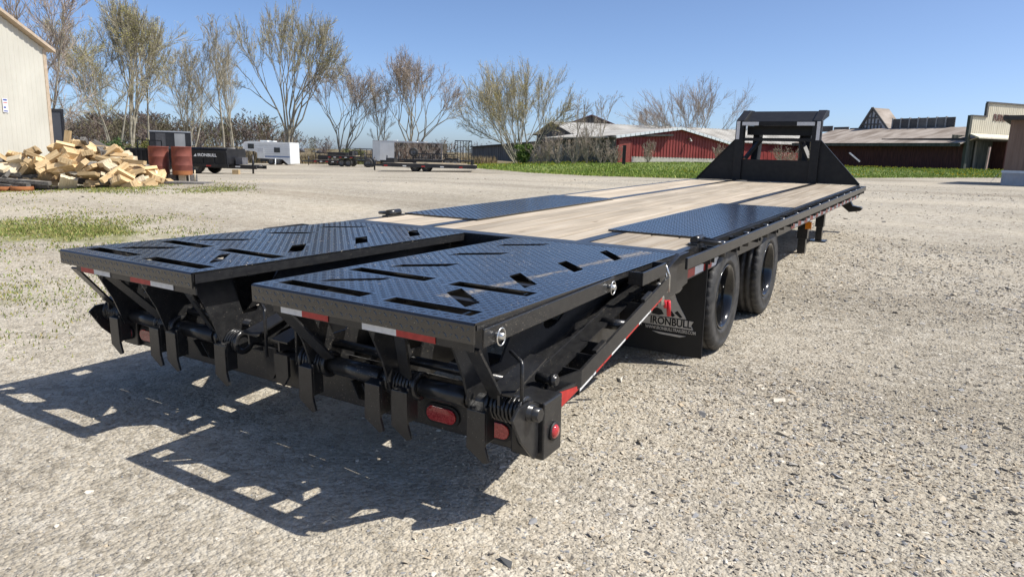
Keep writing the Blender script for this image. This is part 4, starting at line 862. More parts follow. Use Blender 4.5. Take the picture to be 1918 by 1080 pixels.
px_ = gp(1850,60); pp = MB().box(-.07,.07,-.07,.07,0,2.1).build('leaning_post', mat('pinkish_post', (.33,.22,.19), (.42,.3,.26), rough=.8), None, (px_.x,px_.y,px_.z-.1), (0,.06,rz)); tag(pp, 'pinkish wooden post standing in the grass before the store porch', 'post')
# ---- brown mobile home on the right
A_ = gp(1884,29.0); rz = CAMRZ-.66
MH = empty('mobile_home', (A_.x,A_.y,A_.z-.1), rz); tag(MH, 'brown vertical-sided mobile home with grey skirting', 'house')
za = V(1892,226,29)[2]-A_.z+.1; zs = V(1885,321,29)[2]-A_.z+.1
ribwall(0,12,zs,za,.2,.012).build('front_wall', BROWNS, MH); MB().box(.0,.08,.02,7,zs,za).build('side_wall', BROWNS, MH)
ribwall(-.03,12,0,zs,.18,.015,y=-.03).build('skirting', SKIRT, MH); MB().box(-.04,.04,.0,7,0,zs).build('side_skirting', SKIRT, MH)
MB().box(-.06,12,-.07,-.04,zs-.06,zs+.04).build('skirting_cap', WTRIM, MH)
MB().box(-.25,12.2,-.45,7.3,za,za+.17).build('roof', DARKROOF, MH)
MB().box(.5,11.5,1,6,za+.17,za+.5).build('roof_top', DARKROOF, MH)
MB().tube([(-.5,-.2,.0),(-.08,-.04,zs)], .006, 5).build('guy_wire', ZINC, MH)
# far town: grain silos and a low elevator on the skyline
for px, py, w_, d, nm in ((566,277,10,420,'tall dark silo standing alone on the skyline'),(590,281,13,430,'low dark bin beside the elevator on the skyline'),(600,280,12,430,'middle dark bin of the elevator on the skyline'),(608,275,7,430,'slim dark elevator tower on the skyline')):
    g = gp(px,d); t = V(px,py,d)[2]-g.z; r_ = w_*mpp(d)/2
    tag(MB().lathe([(0,.01),(0,r_),(t-r_*.5,r_),(t,.2*r_),(t,.01)], n=20, axis='z').build('grain_silo', mat('far_silo', (.09,.10,.12), (.13,.14,.16), rough=.7), None, g), nm, 'silo', 'silos on the skyline')
# ============================================================ trees
BARK = mat('grey_bark', (.20,.18,.135), (.37,.34,.265), rough=.9, scale=3, detail=6)
BARKD = mat('brown_bark', (.085,.07,.055), (.16,.135,.105), rough=.9, scale=3, detail=6)
TWIG = mat('twig_bark', (.27,.24,.175), (.40,.36,.27), rough=.9, scale=1)
TWIGP = mat('pinkish_twig_bark', (.29,.235,.185), (.40,.33,.27), rough=.9, scale=1)
LEAF = attr_mat('budding_leaf', rough=.6, spec=.25)
def grow(p, d, L, n, wob, trop, rng):
    pts = [p.copy()]; d = d/np.linalg.norm(d)
    for i in range(n):
        d = d+rng.normal(0, wob, 3)+np.array([0,0,trop]); d /= np.linalg.norm(d); p = p+d*L/n; pts.append(p.copy())
    return np.array(pts), d
def grow_many(p, d, L, n, wob, trop, rng):      # many shoots at once: p, d (N,3), L (N,)
    pts = [p]; d = d/np.linalg.norm(d, axis=1)[:,None]
    for i in range(n):
        d = d+rng.normal(0, wob, d.shape)+np.array([0,0,trop]); d = d/np.linalg.norm(d, axis=1)[:,None]; p = p+d*(L/n)[:,None]; pts.append(p)
    return np.stack(pts, 1)
def tri_tubes(groups):                          # thin three-sided tapering tubes; groups of (points (N,k,3), radii (N,k))
    Vv, Ff, o = [], [], 0; cs = [(1,0),(-.5,.866),(-.5,-.866)]
    for P, r in groups:
        N, n = P.shape[:2]; d = np.gradient(P, axis=1); d = d/(np.linalg.norm(d, axis=2)[...,None]+1e-9)
        ref = np.cross(d, np.array((0.3,.9,.2))); ref = ref/(np.linalg.norm(ref, axis=2)[...,None]+1e-9); bi = np.cross(d, ref)
        R_ = np.stack([P+(ref*c+bi*s)*r[...,None] for c, s in cs], 2); Vv.append(R_.reshape(-1,3))
        i = (np.arange(N)[:,None]*n+np.arange(n-1)[None]).reshape(-1,1)*3+o
        for j in range(3):
            k = (j+1)%3; Ff.append(np.c_[i+j,i+k,i+3+k]); Ff.append(np.c_[i+j,i+3+k,i+3+j])
        o += N*n*3
    return np.concatenate(Vv), np.concatenate(Ff)
def ribbons(P, r, rng):                         # finest twigs: slivers two faces long, turned every way
    N, n = P.shape[:2]; d = P[:,-1]-P[:,0]; s = np.cross(d, rng.normal(0,1,(N,3))); s = s/(np.linalg.norm(s,axis=1)[:,None]+1e-9)
    V_ = np.stack([P-s[:,None]*r[...,None], P+s[:,None]*r[...,None]], 2).reshape(-1,3); i = (np.arange(N)[:,None]*n+np.arange(n-1)[None]).reshape(-1,1)*2
    return V_, np.concatenate([np.c_[i,i+1,i+3], np.c_[i,i+3,i+2]])
def shoots(P, r, n, u0, spread, lift, frac, seg, wob, trop, rng):   # n side shoots along each parent of P (N,k,3)
    N, k = P.shape[:2]; u = u0+(1-u0)*(np.arange(n)[None]+rng.random((N,n)))/n; f = np.minimum(u*(k-1), k-1.001); m = f.astype(int); w = (f-m)[...,None]
    ii = np.arange(N)[:,None]; a = P[ii,m]; b = P[ii,m+1]; x = a+(b-a)*w; ax = b-a; ax = ax/np.linalg.norm(ax, axis=2)[...,None]
    d = ax+rng.normal(0,spread,ax.shape)+np.array([0,0,lift]); L = np.linalg.norm(P[:,-1]-P[:,0],axis=1)[:,None]*frac*(1.2-u*.65)*rng.uniform(.55,1.25,(N,n))
    return grow_many(x.reshape(-1,3), d.reshape(-1,3), L.ravel(), seg, wob, trop, rng), r[ii,m].ravel()
def make_tree(seed, Ht, hw, stems=1, fan=.15, n1=12, n2=7, n3=7, bole=.25, up=.10, r0=None, ang=.75, droop=0., l1=.42, tw=1.):
    rng = np.random.default_rng(seed); r0 = r0 or Ht*.0098; A, Ar, Q, Qr = [], [], [], []
    for s in range(stems):
        a = 2*math.pi*(s+rng.random()*.6)/stems; f = fan*rng.uniform(.3,1.25) if stems > 1 else fan*.3
        if stems > 6: a = rng.uniform(0,2*math.pi); f = fan*math.sqrt(rng.random())*1.15
        L = Ht*rng.uniform(.80,1.02)*(1 if stems < 7 else 1-.30*(f/fan)**2) if s else Ht
        P, _ = grow(np.array([.35*math.cos(a)*(stems > 1)*Ht*.02,.35*math.sin(a)*(stems > 1)*Ht*.02,-.15]), np.array([math.cos(a)*f,math.sin(a)*f,1.]), L, 12, .04 if stems < 7 else .02, .015, rng)
        rr = r0*(1 if stems < 3 else .75)*(1-np.linspace(0,1,13)*.93); A.append(P); Ar.append(rr)
        for i in range(n1):
            t = bole+(1-bole)*(i+rng.random())/n1; k = min(int(t*12), 11); q = P[k]+(P[k+1]-P[k])*(t*12-k); ax = P[k+1]-P[k]; ax /= np.linalg.norm(ax)
            az = rng.uniform(0, 2*math.pi); th = ang*rng.uniform(.6,1.2); out = np.array([math.cos(az),math.sin(az),0]); d = ax*math.cos(th)+out*math.sin(th)
            L1 = Ht*l1*(.42+.68*math.sin(math.pi*min(1,.18+.82*(t-bole)/(1-bole))))*rng.uniform(.65,1.15); q_, _ = grow(q, d, L1, 7, .08, up*.6, rng); Q.append(q_)
            Qr.append(max(rr[k]*.5, .012)*(1-np.linspace(0,1,8)*.86))
    Q = np.array(Q); Qr = np.array(Qr)
    B, rb = shoots(Q, Qr, n2, .15, .5, .22, .5, 4, .12, up, rng); Br = np.maximum(rb*.5,.009)[:,None]*(1-np.linspace(0,1,5)*.7)[None]
    tops = np.array([p[6:13] for p in A]); B2, _ = shoots(tops, np.full((len(A),7),.01), n2*2 if stems < 7 else 2, .0, .6, .15, .4, 4, .12, up, rng); B = np.concatenate([B,B2]); Br = np.concatenate([Br, np.full((len(B2),5),.011)*(1-np.linspace(0,1,5)*.7)])
    T, _ = shoots(B, Br, int(n3*2.1), .05, .45, .28-droop, .55, 2, .1, up, rng); Tr = np.tile(np.array([.0105,.008,.005])*max(1,Ht/10)*tw, (len(T),1))
    allp = np.concatenate([Q.reshape(-1,3),B.reshape(-1,3),T.reshape(-1,3)]); ex = np.percentile(np.abs(allp[:,:2]), 97); ez = np.percentile(allp[:,2], 99.7); S3 = np.array([hw/ex,hw/ex,Ht/ez])
    return [p*S3 for p in A], Ar, Q*S3, Qr, B*S3, Br, T*S3, Tr
def make_forked(seed, Ht, hw, n0=9, fan=.6, lev=6, spread=.24, bole=.0, first=2, n3=14, r0=None, tw=1., up=.03, tl=.62):
    # a crown that forks again and again, so that its outline fills out round
    rng = np.random.default_rng(seed); r0 = r0 or Ht*.0105; cur = []; lv = []
    for s in range(n0):
        a = rng.uniform(0,2*math.pi); f = fan*math.sqrt((s+rng.random())/n0); cur.append((np.array([.2*math.cos(a),.2*math.sin(a),-.15])*(n0 > 1)+np.array([0,0,-.15]), np.array([math.cos(a)*f,math.sin(a)*f,1.]), r0*(1 if n0 < 4 else .62)))
    sm = sum(.88**l for l in range(lev)); step = Ht*(1-bole)/sm*1.12
    for l in range(lev+(bole > 0)):
        nxt, P_, R_ = [], [], []
        for p, d, r in cur:
            L = (bole*Ht*rng.uniform(.85,1.15) if l == 0 and bole else step*.88**(l-(bole > 0))*rng.uniform(.72,1.25)); q, de = grow(p, d, L, 4, .05, up if l else .0, rng); P_.append(q); R_.append(r*(1-np.linspace(0,1,5)*.3))
            k = first if l == 0 else (2 if rng.random() < .82 else 3 if rng.random() < .5 else 1)
            for c in range(k):
                dv = rng.normal(0,spread,3); dv -= de*(dv@de); nxt.append((q[-1], de+dv*(1.25 if l < 2 else 1.), max(r*.7*(.92 if k > 1 else 1.2),.008)))
        lv.append((np.array(P_), np.array(R_))); cur = nxt
    A = [q for P, R_ in lv[:-2] for q in P]; Ar = [r for P, R_ in lv[:-2] for r in R_]; Q, Qr = lv[-2]; B, Br = lv[-1]
    S, _ = shoots(np.concatenate([lv[-3][0],Q]), np.concatenate([lv[-3][1],Qr]), 3, .1, .42, .1, .75, 4, .08, up, rng); B = np.concatenate([B,S]); Br = np.concatenate([Br,np.full((len(S),5),.010)*(1-np.linspace(0,1,5)*.6)])
    T, _ = shoots(B, Br, n3, .0, .40, .12, tl, 2, .08, up, rng); Tr = np.tile(np.array([.0105,.008,.005])*max(1,Ht/10)*tw, (len(T),1))
    allp = np.concatenate([Q.reshape(-1,3),B.reshape(-1,3),T.reshape(-1,3)]); ex = np.percentile(np.abs(allp[:,:2]), 94.5); ez = np.percentile(allp[:,2], 99.6); S3 = np.array([hw/ex,hw/ex,Ht/ez])
    return [q*S3 for q in A], Ar, Q*S3, Qr, B*S3, Br, T*S3, Tr
def place_tree(name, label, px, dep, top, hwpx, seed, bark=BARK, twig=TWIG, buds=0, budcol=((.20,.19,.05),(.28,.24,.07)), bsize=.05, group='bare and budding trees around the yard', base=None, lean=0, **kw):
    g = gp(px, dep); Ht = float(V(px, top, dep)[2]-g.z); A, Ar, Q, Qr, B, Br, T, Tr = (make_forked if kw.pop('forked', 0) else make_tree)(seed, Ht, hwpx*mpp(dep), **kw)
    o = empty(name, g, random.uniform(0,6)); tag(o, label, 'tree', group)
    mb = MB()
    for P, r in list(zip(A, Ar))+list(zip(Q, Qr)): mb.tube(P, [max(x,.007) for x in r], 7 if r[0] > .05 else 4, caps=False)
    mb.build('trunk', bark, o)
    v, f = tri_tubes([(B,Br)]); v2, f2 = ribbons(T, Tr, np.random.default_rng(seed)); f = np.r_[f,f2+len(v)]; v = np.r_[v,v2]; np_obj('crown', v, f, twig, parent=o)
    if buds:
        rng = np.random.default_rng(seed+99); pts = T[:,1:].reshape(-1,3); n = int(len(pts)*buds); idx = rng.integers(0,len(pts),n)
        c = pts[idx]+rng.normal(0,.05,(n,3)); a = rng.normal(0,1,(n,2,3)); a /= np.linalg.norm(a,axis=2)[...,None]; s = bsize*rng.uniform(.5,1.4,n)[:,None]
        vv = np.stack([c-a[:,0]*s, c+a[:,0]*s*.6+a[:,1]*s*.7, c+a[:,0]*s*.6-a[:,1]*s*.7], 1).reshape(-1,3)
        c0, c1 = np.array(budcol); t = rng.random((n,1)); col = (c0*(1-t)+c1*t)*rng.uniform(.75,1.25,(n,1))
        np_obj('young_leaves', vv, np.arange(3*n).reshape(-1,3), LEAF, np.repeat(col,3,0), parent=o)
    return o
YG = ((.29,.28,.08),(.43,.40,.14)); YO = ((.42,.33,.06),(.55,.44,.11)); PK = ((.26,.19,.13),(.34,.27,.19)); GR = ((.10,.14,.03),(.20,.23,.06))
place_tree('bare_tree', 'grey bare tree rising behind the cream metal building', 68, 34, -60, 95, 101, stems=2, fan=.35, n1=13, n2=8, n3=8, bole=.12, twig=TWIGP, ang=1.0)
place_tree('budding_tree', 'leaning budding tree with several trunks behind the woodpile', 214, 58, 18, 112, 102, stems=3, fan=.32, n1=11, n2=8, n3=11, buds=1.0, budcol=YG, bole=.33, bsize=.042, ang=1.0, up=.04)
place_tree('budding_tree', 'upright budding tree with forked trunk beside the leaning one', 246, 60, 14, 66, 103, forked=1, n0=2, fan=.12, lev=6, spread=.25, bole=.26, first=4, n3=8, buds=.7, budcol=YG, bsize=.045)
place_tree('budding_tree', 'slim budding tree above the black box trailer', 281, 62, 20, 44, 104, stems=1, n1=14, n2=7, n3=7, buds=.5, budcol=YG, bole=.42, bsize=.05, ang=.9, up=.04)
place_tree('bare_tree', 'pale bare tree behind the rusty drums with clustered stems', 356, 70, 58, 50, 105, stems=4, fan=.14, n1=10, n2=7, n3=7, buds=.12, budcol=YG, bole=.28, ang=.5)
place_tree('bare_tree', 'tall thin bare tree behind the dump trailer tongue', 421, 72, 34, 36, 106, stems=1, n1=15, n2=6, n3=6, buds=.06, budcol=YG, bole=.35, ang=.55, l1=.34)
place_tree('bare_tree', 'slender bare tree leaning right beside the thin tall one', 439, 74, 80, 34, 107, stems=2, fan=.2, n1=11, n2=6, n3=6, buds=.06, budcol=YG, bole=.3, ang=.5)
place_tree('budding_tree', 'broad yellow-green budding tree above the white camper', 540, 82, 24, 100, 108, forked=1, n0=3, fan=.25, lev=6, spread=.30, bole=.22, first=3, n3=8, buds=.7, budcol=YG, bsize=.055)
place_tree('bare_tree', 'low spreading bare tree between camper and white cargo trailer', 645, 86, 122, 68, 109, forked=1, n0=2, fan=.4, lev=6, spread=.32, bole=.16, first=4, n3=7, twig=TWIGP, buds=.25, budcol=PK, bsize=.045)
place_tree('bare_tree', 'grey bare tree behind the white cargo trailer', 713, 84, 150, 30, 110, stems=2, fan=.2, n1=10, n2=7, n3=7, bole=.2)
place_tree('bare_tree', 'round-crowned pinkish bare tree behind the camouflage cargo trailer', 770, 82, 99, 77, 111, forked=1, n0=3, fan=.28, lev=6, spread=.32, bole=.18, first=3, n3=7, twig=TWIGP, buds=.3, budcol=PK, bsize=.045)
place_tree('budding_tree', 'fan-shaped yellow budding tree with many stems at the grey barn corner', 972, 62, 121, 95, 112, forked=1, n0=19, fan=1.0, lev=5, spread=.25, n3=10, r0=.10, buds=1.1, budcol=YO, bsize=.034)
place_tree('bare_tree', 'bare spreading tree behind the red barn roof', 1298, 84, 153, 86, 113, forked=1, n0=12, fan=.9, lev=5, spread=.28, n3=9, r0=.12, twig=TWIGP, buds=.25, budcol=((.26,.16,.10),(.33,.22,.14)), bsize=.05)
place_tree('bare_tree', 'small bare tree over the pale barn roof', 1208, 92, 200, 30, 114, stems=4, fan=.4, n1=7, n2=6, n3=6, bole=.15, twig=TWIGP)
for i, (px, top, hw) in enumerate(((1082,168,22),(1100,182,26),(1122,172,24))):
    place_tree('sapling', ('straight leafless sapling left of the pale barn gable','leafless sapling middle of the three by the pale barn','leafless sapling right of the pale barn gable')[i], px, 58, top, hw, 120+i, stems=2, fan=.1, n1=8, n2=3, n3=3, bole=.3, ang=.4, l1=.3, r0=.05, twig=TWIGP, group='saplings before the grey barn')
for i, (px, top, hw, d) in enumerate(((1020,245,24,57),(1046,238,26,56),(1074,246,26,55),(1100,236,30,55),(1128,246,26,54.5),(1150,268,18,54),(1010,262,22,58),(1215,262,16,55.5),(1345,268,18,58),(1470,272,26,66),(1500,276,26,66))):
    place_tree('bare_shrub', ('leafless tangled shrub against the grey barn wall' if px < 1160 else 'dry bare shrub beside the red barn' if px < 1400 else 'leafless bush seen past the trailer bulkhead'), px, d, top, hw, 140+i, stems=8, fan=.7, n1=5, n2=3, n3=3, bole=.1, ang=.6, r0=.035, twig=TWIGP, group='leafless shrubs by the barns', buds=.1, budcol=PK)
# green leafy bushes
def bush(px, dep, top, hwpx, seed, label, cols):
    g = gp(px, dep); Ht = float(V(px,top,dep)[2]-g.z); hw = hwpx*mpp(dep); rng = np.random.default_rng(seed); n = 2600
    o = empty('leafy_bush', g); tag(o, label, 'bush', 'leafy bushes')
    cl = rng.normal(0,.42,(26,3))*np.array([hw,hw,Ht*.45])+np.array([0,0,Ht*.5]); cl[:,2] = np.clip(cl[:,2], Ht*.08, Ht*.9)
    c = cl[rng.integers(0,26,n)]+rng.normal(0,.16,(n,3))*np.array([hw,hw,Ht*.5]); c[:,2] = np.abs(c[:,2]); a = rng.normal(0,1,(n,2,3)); a /= np.linalg.norm(a,axis=2)[...,None]; s = .085*rng.uniform(.5,1.4,n)[:,None]
    vv = np.stack([c-a[:,0]*s, c+a[:,0]*s*.6+a[:,1]*s*.7, c+a[:,0]*s*.6-a[:,1]*s*.7],1).reshape(-1,3); col = np.array(cols)[rng.integers(0,len(cols),n)]*rng.uniform(.6,1.4,(n,1))
    np_obj('foliage', vv, np.arange(3*n).reshape(-1,3), LEAF, np.repeat(col,3,0), parent=o)
    mb = MB()
    for k in range(9): mb.tube([(0,0,-.1),tuple(cl[k]*.5+np.array([0,0,0])),tuple(cl[k])], [.03,.02,.008], 5)
    mb.build('stems', BARKD, o)
bush(210, 56, 258, 26, 201, 'dark green leafy bush below the leaning budding tree', [(.03,.07,.02),(.05,.10,.025),(.08,.13,.03)])
bush(268, 58, 262, 20, 202, 'yellow-green bush behind the black trailers', [(.12,.13,.03),(.16,.15,.04),(.09,.11,.03)])
bush(982, 60, 272, 20, 203, 'bright green bush at the foot of the fan-shaped tree', [(.06,.12,.02),(.10,.17,.03),(.13,.18,.04)])
bush(655, 80, 280, 34, 204, 'pale green brush left of the white cargo trailer', [(.12,.14,.04),(.17,.17,.06),(.10,.11,.04)])
# ---- brown woods far off beyond the yard, and the rough field edge: one mass each
def woods():
    TV, TF = [], []
    for k in range(6):
        A, Ar, Q, Qr, B, Br, T, Tr = make_tree(300+k, 10., 3.0+.4*k, stems=1+k%3, fan=.25, n1=6//(1+k%3)+2, n2=3, n3=3, bole=.15, r0=.14)
        v, f = tri_tubes([(np.array(A),np.array(Ar)),(Q,Qr*1.3)]); v3, f3 = ribbons(B, Br*2.5, np.random.default_rng(k)); v2, f2 = ribbons(T, Tr*7.0, np.random.default_rng(k)); f = np.r_[f,f3+len(v),f2+len(v)+len(v3)]; v = np.r_[v,v3,v2]; TV.append(v); TF.append(f)
    V_, F_, C_, o = [], [], [], 0; rng = np.random.default_rng(5)
    for i in range(270):
        px = rng.uniform(-120, 560) if i < 225 else rng.uniform(540, 930); dep = rng.uniform(125, 230); k = rng.integers(0,6); g = gp(px, dep)
        tp = 222+7*math.sin(px*.02)+rng.normal(0,7)+(26 if px > 500 else 0)+(26 if px > 560 else 0); s = max((V(px,tp,dep)[2]-g.z)/10., .3)
        a = rng.uniform(0,6.28); v = TV[k]*np.array([s,s,s]); x = v[:,0]*math.cos(a)-v[:,1]*math.sin(a)+g.x; y = v[:,0]*math.sin(a)+v[:,1]*math.cos(a)+g.y
        V_.append(np.c_[x,y,v[:,2]+g.z]); F_.append(TF[k]+o); o += len(v)
        c = np.array([(.12,.092,.075),(.155,.115,.09),(.115,.10,.06),(.135,.105,.095),(.14,.125,.065)])[rng.integers(0,5)]; C_.append(np.tile(c*rng.uniform(.8,1.2),(len(v),1)))
    return np.concatenate(V_), np.concatenate(F_), np.concatenate(C_)
v, f, c = woods(); print('woods tris', len(f))
tag(np_obj('distant_woods', v, f, LEAF, c), 'brown leafless woods in a band beyond the yard', 'woods', kind='stuff')
n = 70000; px = RNG.uniform(-60, 930, n); dp = RNG.uniform(80, 150, n)
P = CAM[None]+dp[:,None]*(FWD[None]+RGT[None]*((px-PW/2)/FPX)[:,None]-UPV[None]*((290-PH/2)/FPX)); zz = H(P[:,0],P[:,1])
wc = np.array([(.26,.20,.11),(.20,.155,.09),(.30,.24,.14),(.13,.12,.05),(.17,.12,.075)])[RNG.integers(0,5,n)]*RNG.uniform(.8,1.2,(n,1))
hh = RNG.uniform(.3,1.0,n)*(.5+1.1*vnoise(P[:,0],P[:,1],.1,61))*np.where(px < 520, 1.3, 1.0)
v, f, c = blades(P[:,0],P[:,1],zz,hh,.07,wc,.45)
tag(np_obj('dry_weeds', v, f, BLADE, c), 'tall dry tan weeds along the field edge beyond the parked trailers', 'weeds', kind='stuff')
# ============================================================ things standing in the yard
RUST = mat('rusty_red_drum', (.13,.032,.022), (.21,.06,.04), rough=.75, scale=4, detail=8, bump=.1, bscale=30)
RUSTO = mat('orange_rust', (.22,.075,.025), (.32,.12,.04), rough=.85, scale=6, detail=6)
GALVB = mat('black_trailer_paint', (.012,.012,.014), (.024,.024,.026), rough=.35, scale=3)
PANEL = mat('grey_gloss_panel', (.20,.21,.22), (.28,.29,.30), rough=.2, scale=1)
WHITEG = mat('white_gelcoat', (.66,.68,.68), (.74,.76,.76), rough=.3, scale=1.5)
STW = MB().lathe([(-.1,.2),(-.11,.3),(-.09,.36),(.09,.36),(.11,.3),(.1,.2)], n=24).mesh('small_tyre', RUBBER)
SRM = MB().lathe([(-.08,.21),(.085,.21),(.09,.19),(.03,.17),(.02,.08),(.05,.06),(.05,.001)], n=20).mesh('small_rim', mat('grey_rim', (.12,.12,.12), (.2,.2,.2), rough=.4, metal=.4))
def wheel(parent, loc, r=.36, side=-1):        # axle along local y; the outer face towards -y
    w = bpy.data.objects.new('wheel', SRM); COL.objects.link(w); w.parent = parent; w.location = loc; s = r/.36; w.scale = (s,s,s); w.rotation_euler = (0,0,-math.pi/2 if side < 0 else math.pi/2)
    t = bpy.data.objects.new('tyre', STW); COL.objects.link(t); t.parent = w
def yard(name, label, cat, px, dep, turn=0., group=None):
    g = gp(px, dep); o = empty(name, g, CAMRZ+turn); return tag(o, label, cat, group)
# ---- rusty drums on blocks
def drum(px, dep, top, bot, label):
    g = gp(px, dep); zt, zb = V(px,top,dep)[2]-g.z, V(px,bot,dep)[2]-g.z; r = 17.6*mpp(dep); h = zt-zb
    o = empty('rusty_drum', (g.x,g.y,g.z+zb), 0); tag(o, label, 'drum', 'rusty oil drums')
    pr = [(0,.01),(0,r*.97),(.02,r),(h*.31,r),(h*.33,r*1.025),(h*.35,r*1.025),(h*.37,r),(h*.63,r),(h*.65,r*1.025),(h*.67,r*1.025),(h*.69,r),(h-.025,r),(h-.02,r*1.02),(h,r*1.02),(h,r*.95),(h-.02,r*.94),(h-.02,.01)]
    MB().lathe(pr, axis='z', n=40).build('shell', RUST, o); MB().lathe([(.004,r*1.003),(.12,r*1.004)], axis='z', n=40).build('rust_band', RUSTO, o)
    return g, zb, r
for k, (px, a, b, lab) in enumerate(((297,274,329.5,'rusty red oil drum on wooden blocks beside the woodpile end'),(340,274.5,327.5,'rusty oil drum with orange rusted base standing clear of the woodpile'))):
    g, zb, r = drum(px, 20.3, a, b, lab)
    for i, dx in enumerate((-.24,.0,.26)):
        o = MB().box(-.10,.10,-.16,.16,0,zb+.02).build('support_block', OLDW if i != 1 else PALE, None, (g.x+dx*math.cos(CAMRZ)-.06*i*math.sin(CAMRZ), g.y+dx*math.sin(CAMRZ)+.05*i, g.z-.015), (0,0,CAMRZ+.2*i)); tag(o, 'short wooden block under the %s drum' % ('right-hand clear' if k else 'woodpile-end'), 'block', 'blocks under the drums')
g = gp(352,19.6); tag(MB().box(-.55,.55,-.35,.35,0,.05).build('loose_board', OLDW, None, (g.x,g.y,g.z), (0,0,CAMRZ)), 'flat grey board lying before the rusty drums', 'board')
g = gp(362,20.0); tag(MB().tube([(0,0,0),(.03,0,.36)], .02, 6).build('thin_stake', PALE, None, (g.x,g.y,g.z), (0,0,0)), 'thin pale stake beside the clear standing drum', 'stake')
# ---- the woodpile: cut-offs thrown in a heap, each its own
WP = gp(158, 19.6); M_WP = Matrix.Translation(WP)@Matrix.Rotation(CAMRZ,4,'Z')
def offcut(n, w, l, t, rng):                    # n boards nailed or glued side by side, ends a little uneven
    mb = MB(); s = w/n
    for i in range(n):
        a = rng.uniform(-.012,.012); mb.box(-w/2+i*s+.0015, -w/2+(i+1)*s-.0015, -l/2+a, l/2+a, -t/2+rng.uniform(-.003,.003), t/2+rng.uniform(-.003,.003))
    return mb
rng = random.Random(4); TP = []
for n, w, l, t in ((6,.34,.52,.10),(5,.28,.40,.12),(4,.24,.34,.14),(7,.40,.44,.09),(3,.19,.62,.09),(2,.14,.85,.11),(4,.30,.30,.20),(5,.33,.60,.14)):
    TP.append((offcut(n,w,l,t,rng), w, l, t))
MESH = {}
for i, (mb, *_d) in enumerate(TP):
    for nm, m_ in (('fresh',FRESH),('pale',PALE),('old',OLDW)): MESH[i,nm] = mb.mesh('lumber_offcut', m_)
KIND = ['wide six-board', 'squat five-board', 'short four-board', 'flat seven-board', 'narrow three-board', 'long two-board', 'thick cubic', 'large five-board']
def heap(u, v):
    e = max(0, 1-((u+.10)/2.55)**2)*max(0, 1-(v/1.25)**2); return 1.18*e**.75*(1-.35*min(1,max(0,(u-.4)/1.8)))
def put(i, nm, u, v, z, rot, lab=None):
    o = bpy.data.objects.new('lumber_offcut', MESH[i,nm]); COL.objects.link(o)
    o.matrix_world = M_WP@Matrix.Translation((u,v,z))@Euler(rot).to_matrix().to_4x4()
    wd = {'fresh':'yellow','pale':'whitish','old':'weathered grey'}[nm]
    tag(o, lab or '%s %s pine offcut lying in the woodpile' % (KIND[i], wd), 'offcut', 'lumber offcuts in the woodpile'); return o
# ground layers first, then the faces one sees
for lay, cnt in ((.18,36),(.45,34),(.72,34),(.95,64)):
    for k in range(cnt):
        u = rng.uniform(-2.35,2.25); v = rng.uniform(-1.1,.75) if lay < .9 else rng.uniform(-1.15,.35); hz = heap(u,v)
        if hz < .10 and rng.random() < .6: continue
        i = rng.randrange(8); t = TP[i][3]; old = rng.random() < (.55 if u < -1.3 and hz < .7 else .10)
        nm = 'old' if old else ('pale' if rng.random() < .13 else 'fresh')
        tl = .25 if lay < .3 else .75
        put(i, nm, u, v, max(hz*lay, t*.55)+.02, (rng.uniform(-tl,tl), rng.uniform(-tl,tl), rng.uniform(0,6.3)))
# the ones that stand out
def mx(px): return (px-158)*mpp(19.6)
def mz(py): return (353-py)*mpp(19.6)
put(3,'pale', mx(172), -1.15, mz(343), (-.85,.25,.5), 'whitish seven-board slab leaning at the front of the woodpile')
put(0,'fresh', mx(142), -.45, mz(299), (1.25,.1,.15), 'upright grooved yellow offcut in the middle of the woodpile')
put(5,'fresh', mx(141), -.35, mz(279), (1.45,.12,.1), 'long yellow stick standing on end at the top of the woodpile')
put(2,'fresh', mx(153), -.1, mz(272), (.1,.0,.3), 'stacked yellow block on the peak of the woodpile')
put(0,'fresh', mx(176), -.1, mz(281), (.5,.0,1.2), 'yellow six-board offcut tilted on the crest of the woodpile')
put(5,'fresh', mx(262), -.5, mz(303), (.05,.05,1.45), 'long yellow beam lying across the right shoulder of the woodpile')
put(5,'fresh', mx(250), -1.0, mz(322), (.55,.1,-.45), 'long yellow beam leaning down the right front of the woodpile')
put(7,'fresh', mx(166), -.6, mz(303), (1.1,.1,-.15), 'large yellow offcut leaning behind the grooved one')
put(4,'fresh', mx(290), -.95, mz(350), (.1,.3,.9), 'narrow yellow offcut at the right foot of the woodpile')
put(2,'fresh', mx(306), -1.0, mz(351), (.3,.2,.5), 'short yellow offcut farthest along the foot of the woodpile')
for k, (pu, pv, pz, rz_, l_) in enumerate(((20,-1.1,350,.1,1.7),(62,-1.2,347,-.25,1.5),(45,-.9,338,.12,1.9),(88,-1.25,342,.05,1.6),(30,-1.0,329,.2,1.4),(100,-1.15,354,.15,1.0),(10,-.8,340,-.1,1.5),(70,-1.3,354,-.1,1.3))):
    o = MB().box(-l_/2,l_/2,-.07,.07,-.045,.045).build('old_timber', OLDW); o.matrix_world = M_WP@Matrix.Translation((mx(pu),pv,max(mz(pz)+.02,.05)))@Euler((.1,rng.uniform(-.1,.1),rz_)).to_matrix().to_4x4()
    tag(o, 'dark weathered timber lying low at the left of the woodpile', 'timber', 'weathered timbers under the woodpile')
pl = empty('grey_pallet', M_WP@Vector((mx(93),.75,.55)), CAMRZ+.1); pl.rotation_euler = (1.25,.0,CAMRZ+.15); tag(pl, 'weathered grey pallet standing against the cream building behind the woodpile', 'pallet')
for i in range(5): MB().box(-.5,.5,-.45+i*.21,-.31+i*.21,.05,.075).build('slat', OLDW, pl)
for i in range(3): MB().box(-.48+i*.45,-.40+i*.45,-.46,.52,-.05,.05).build('stringer', OLDW, pl)
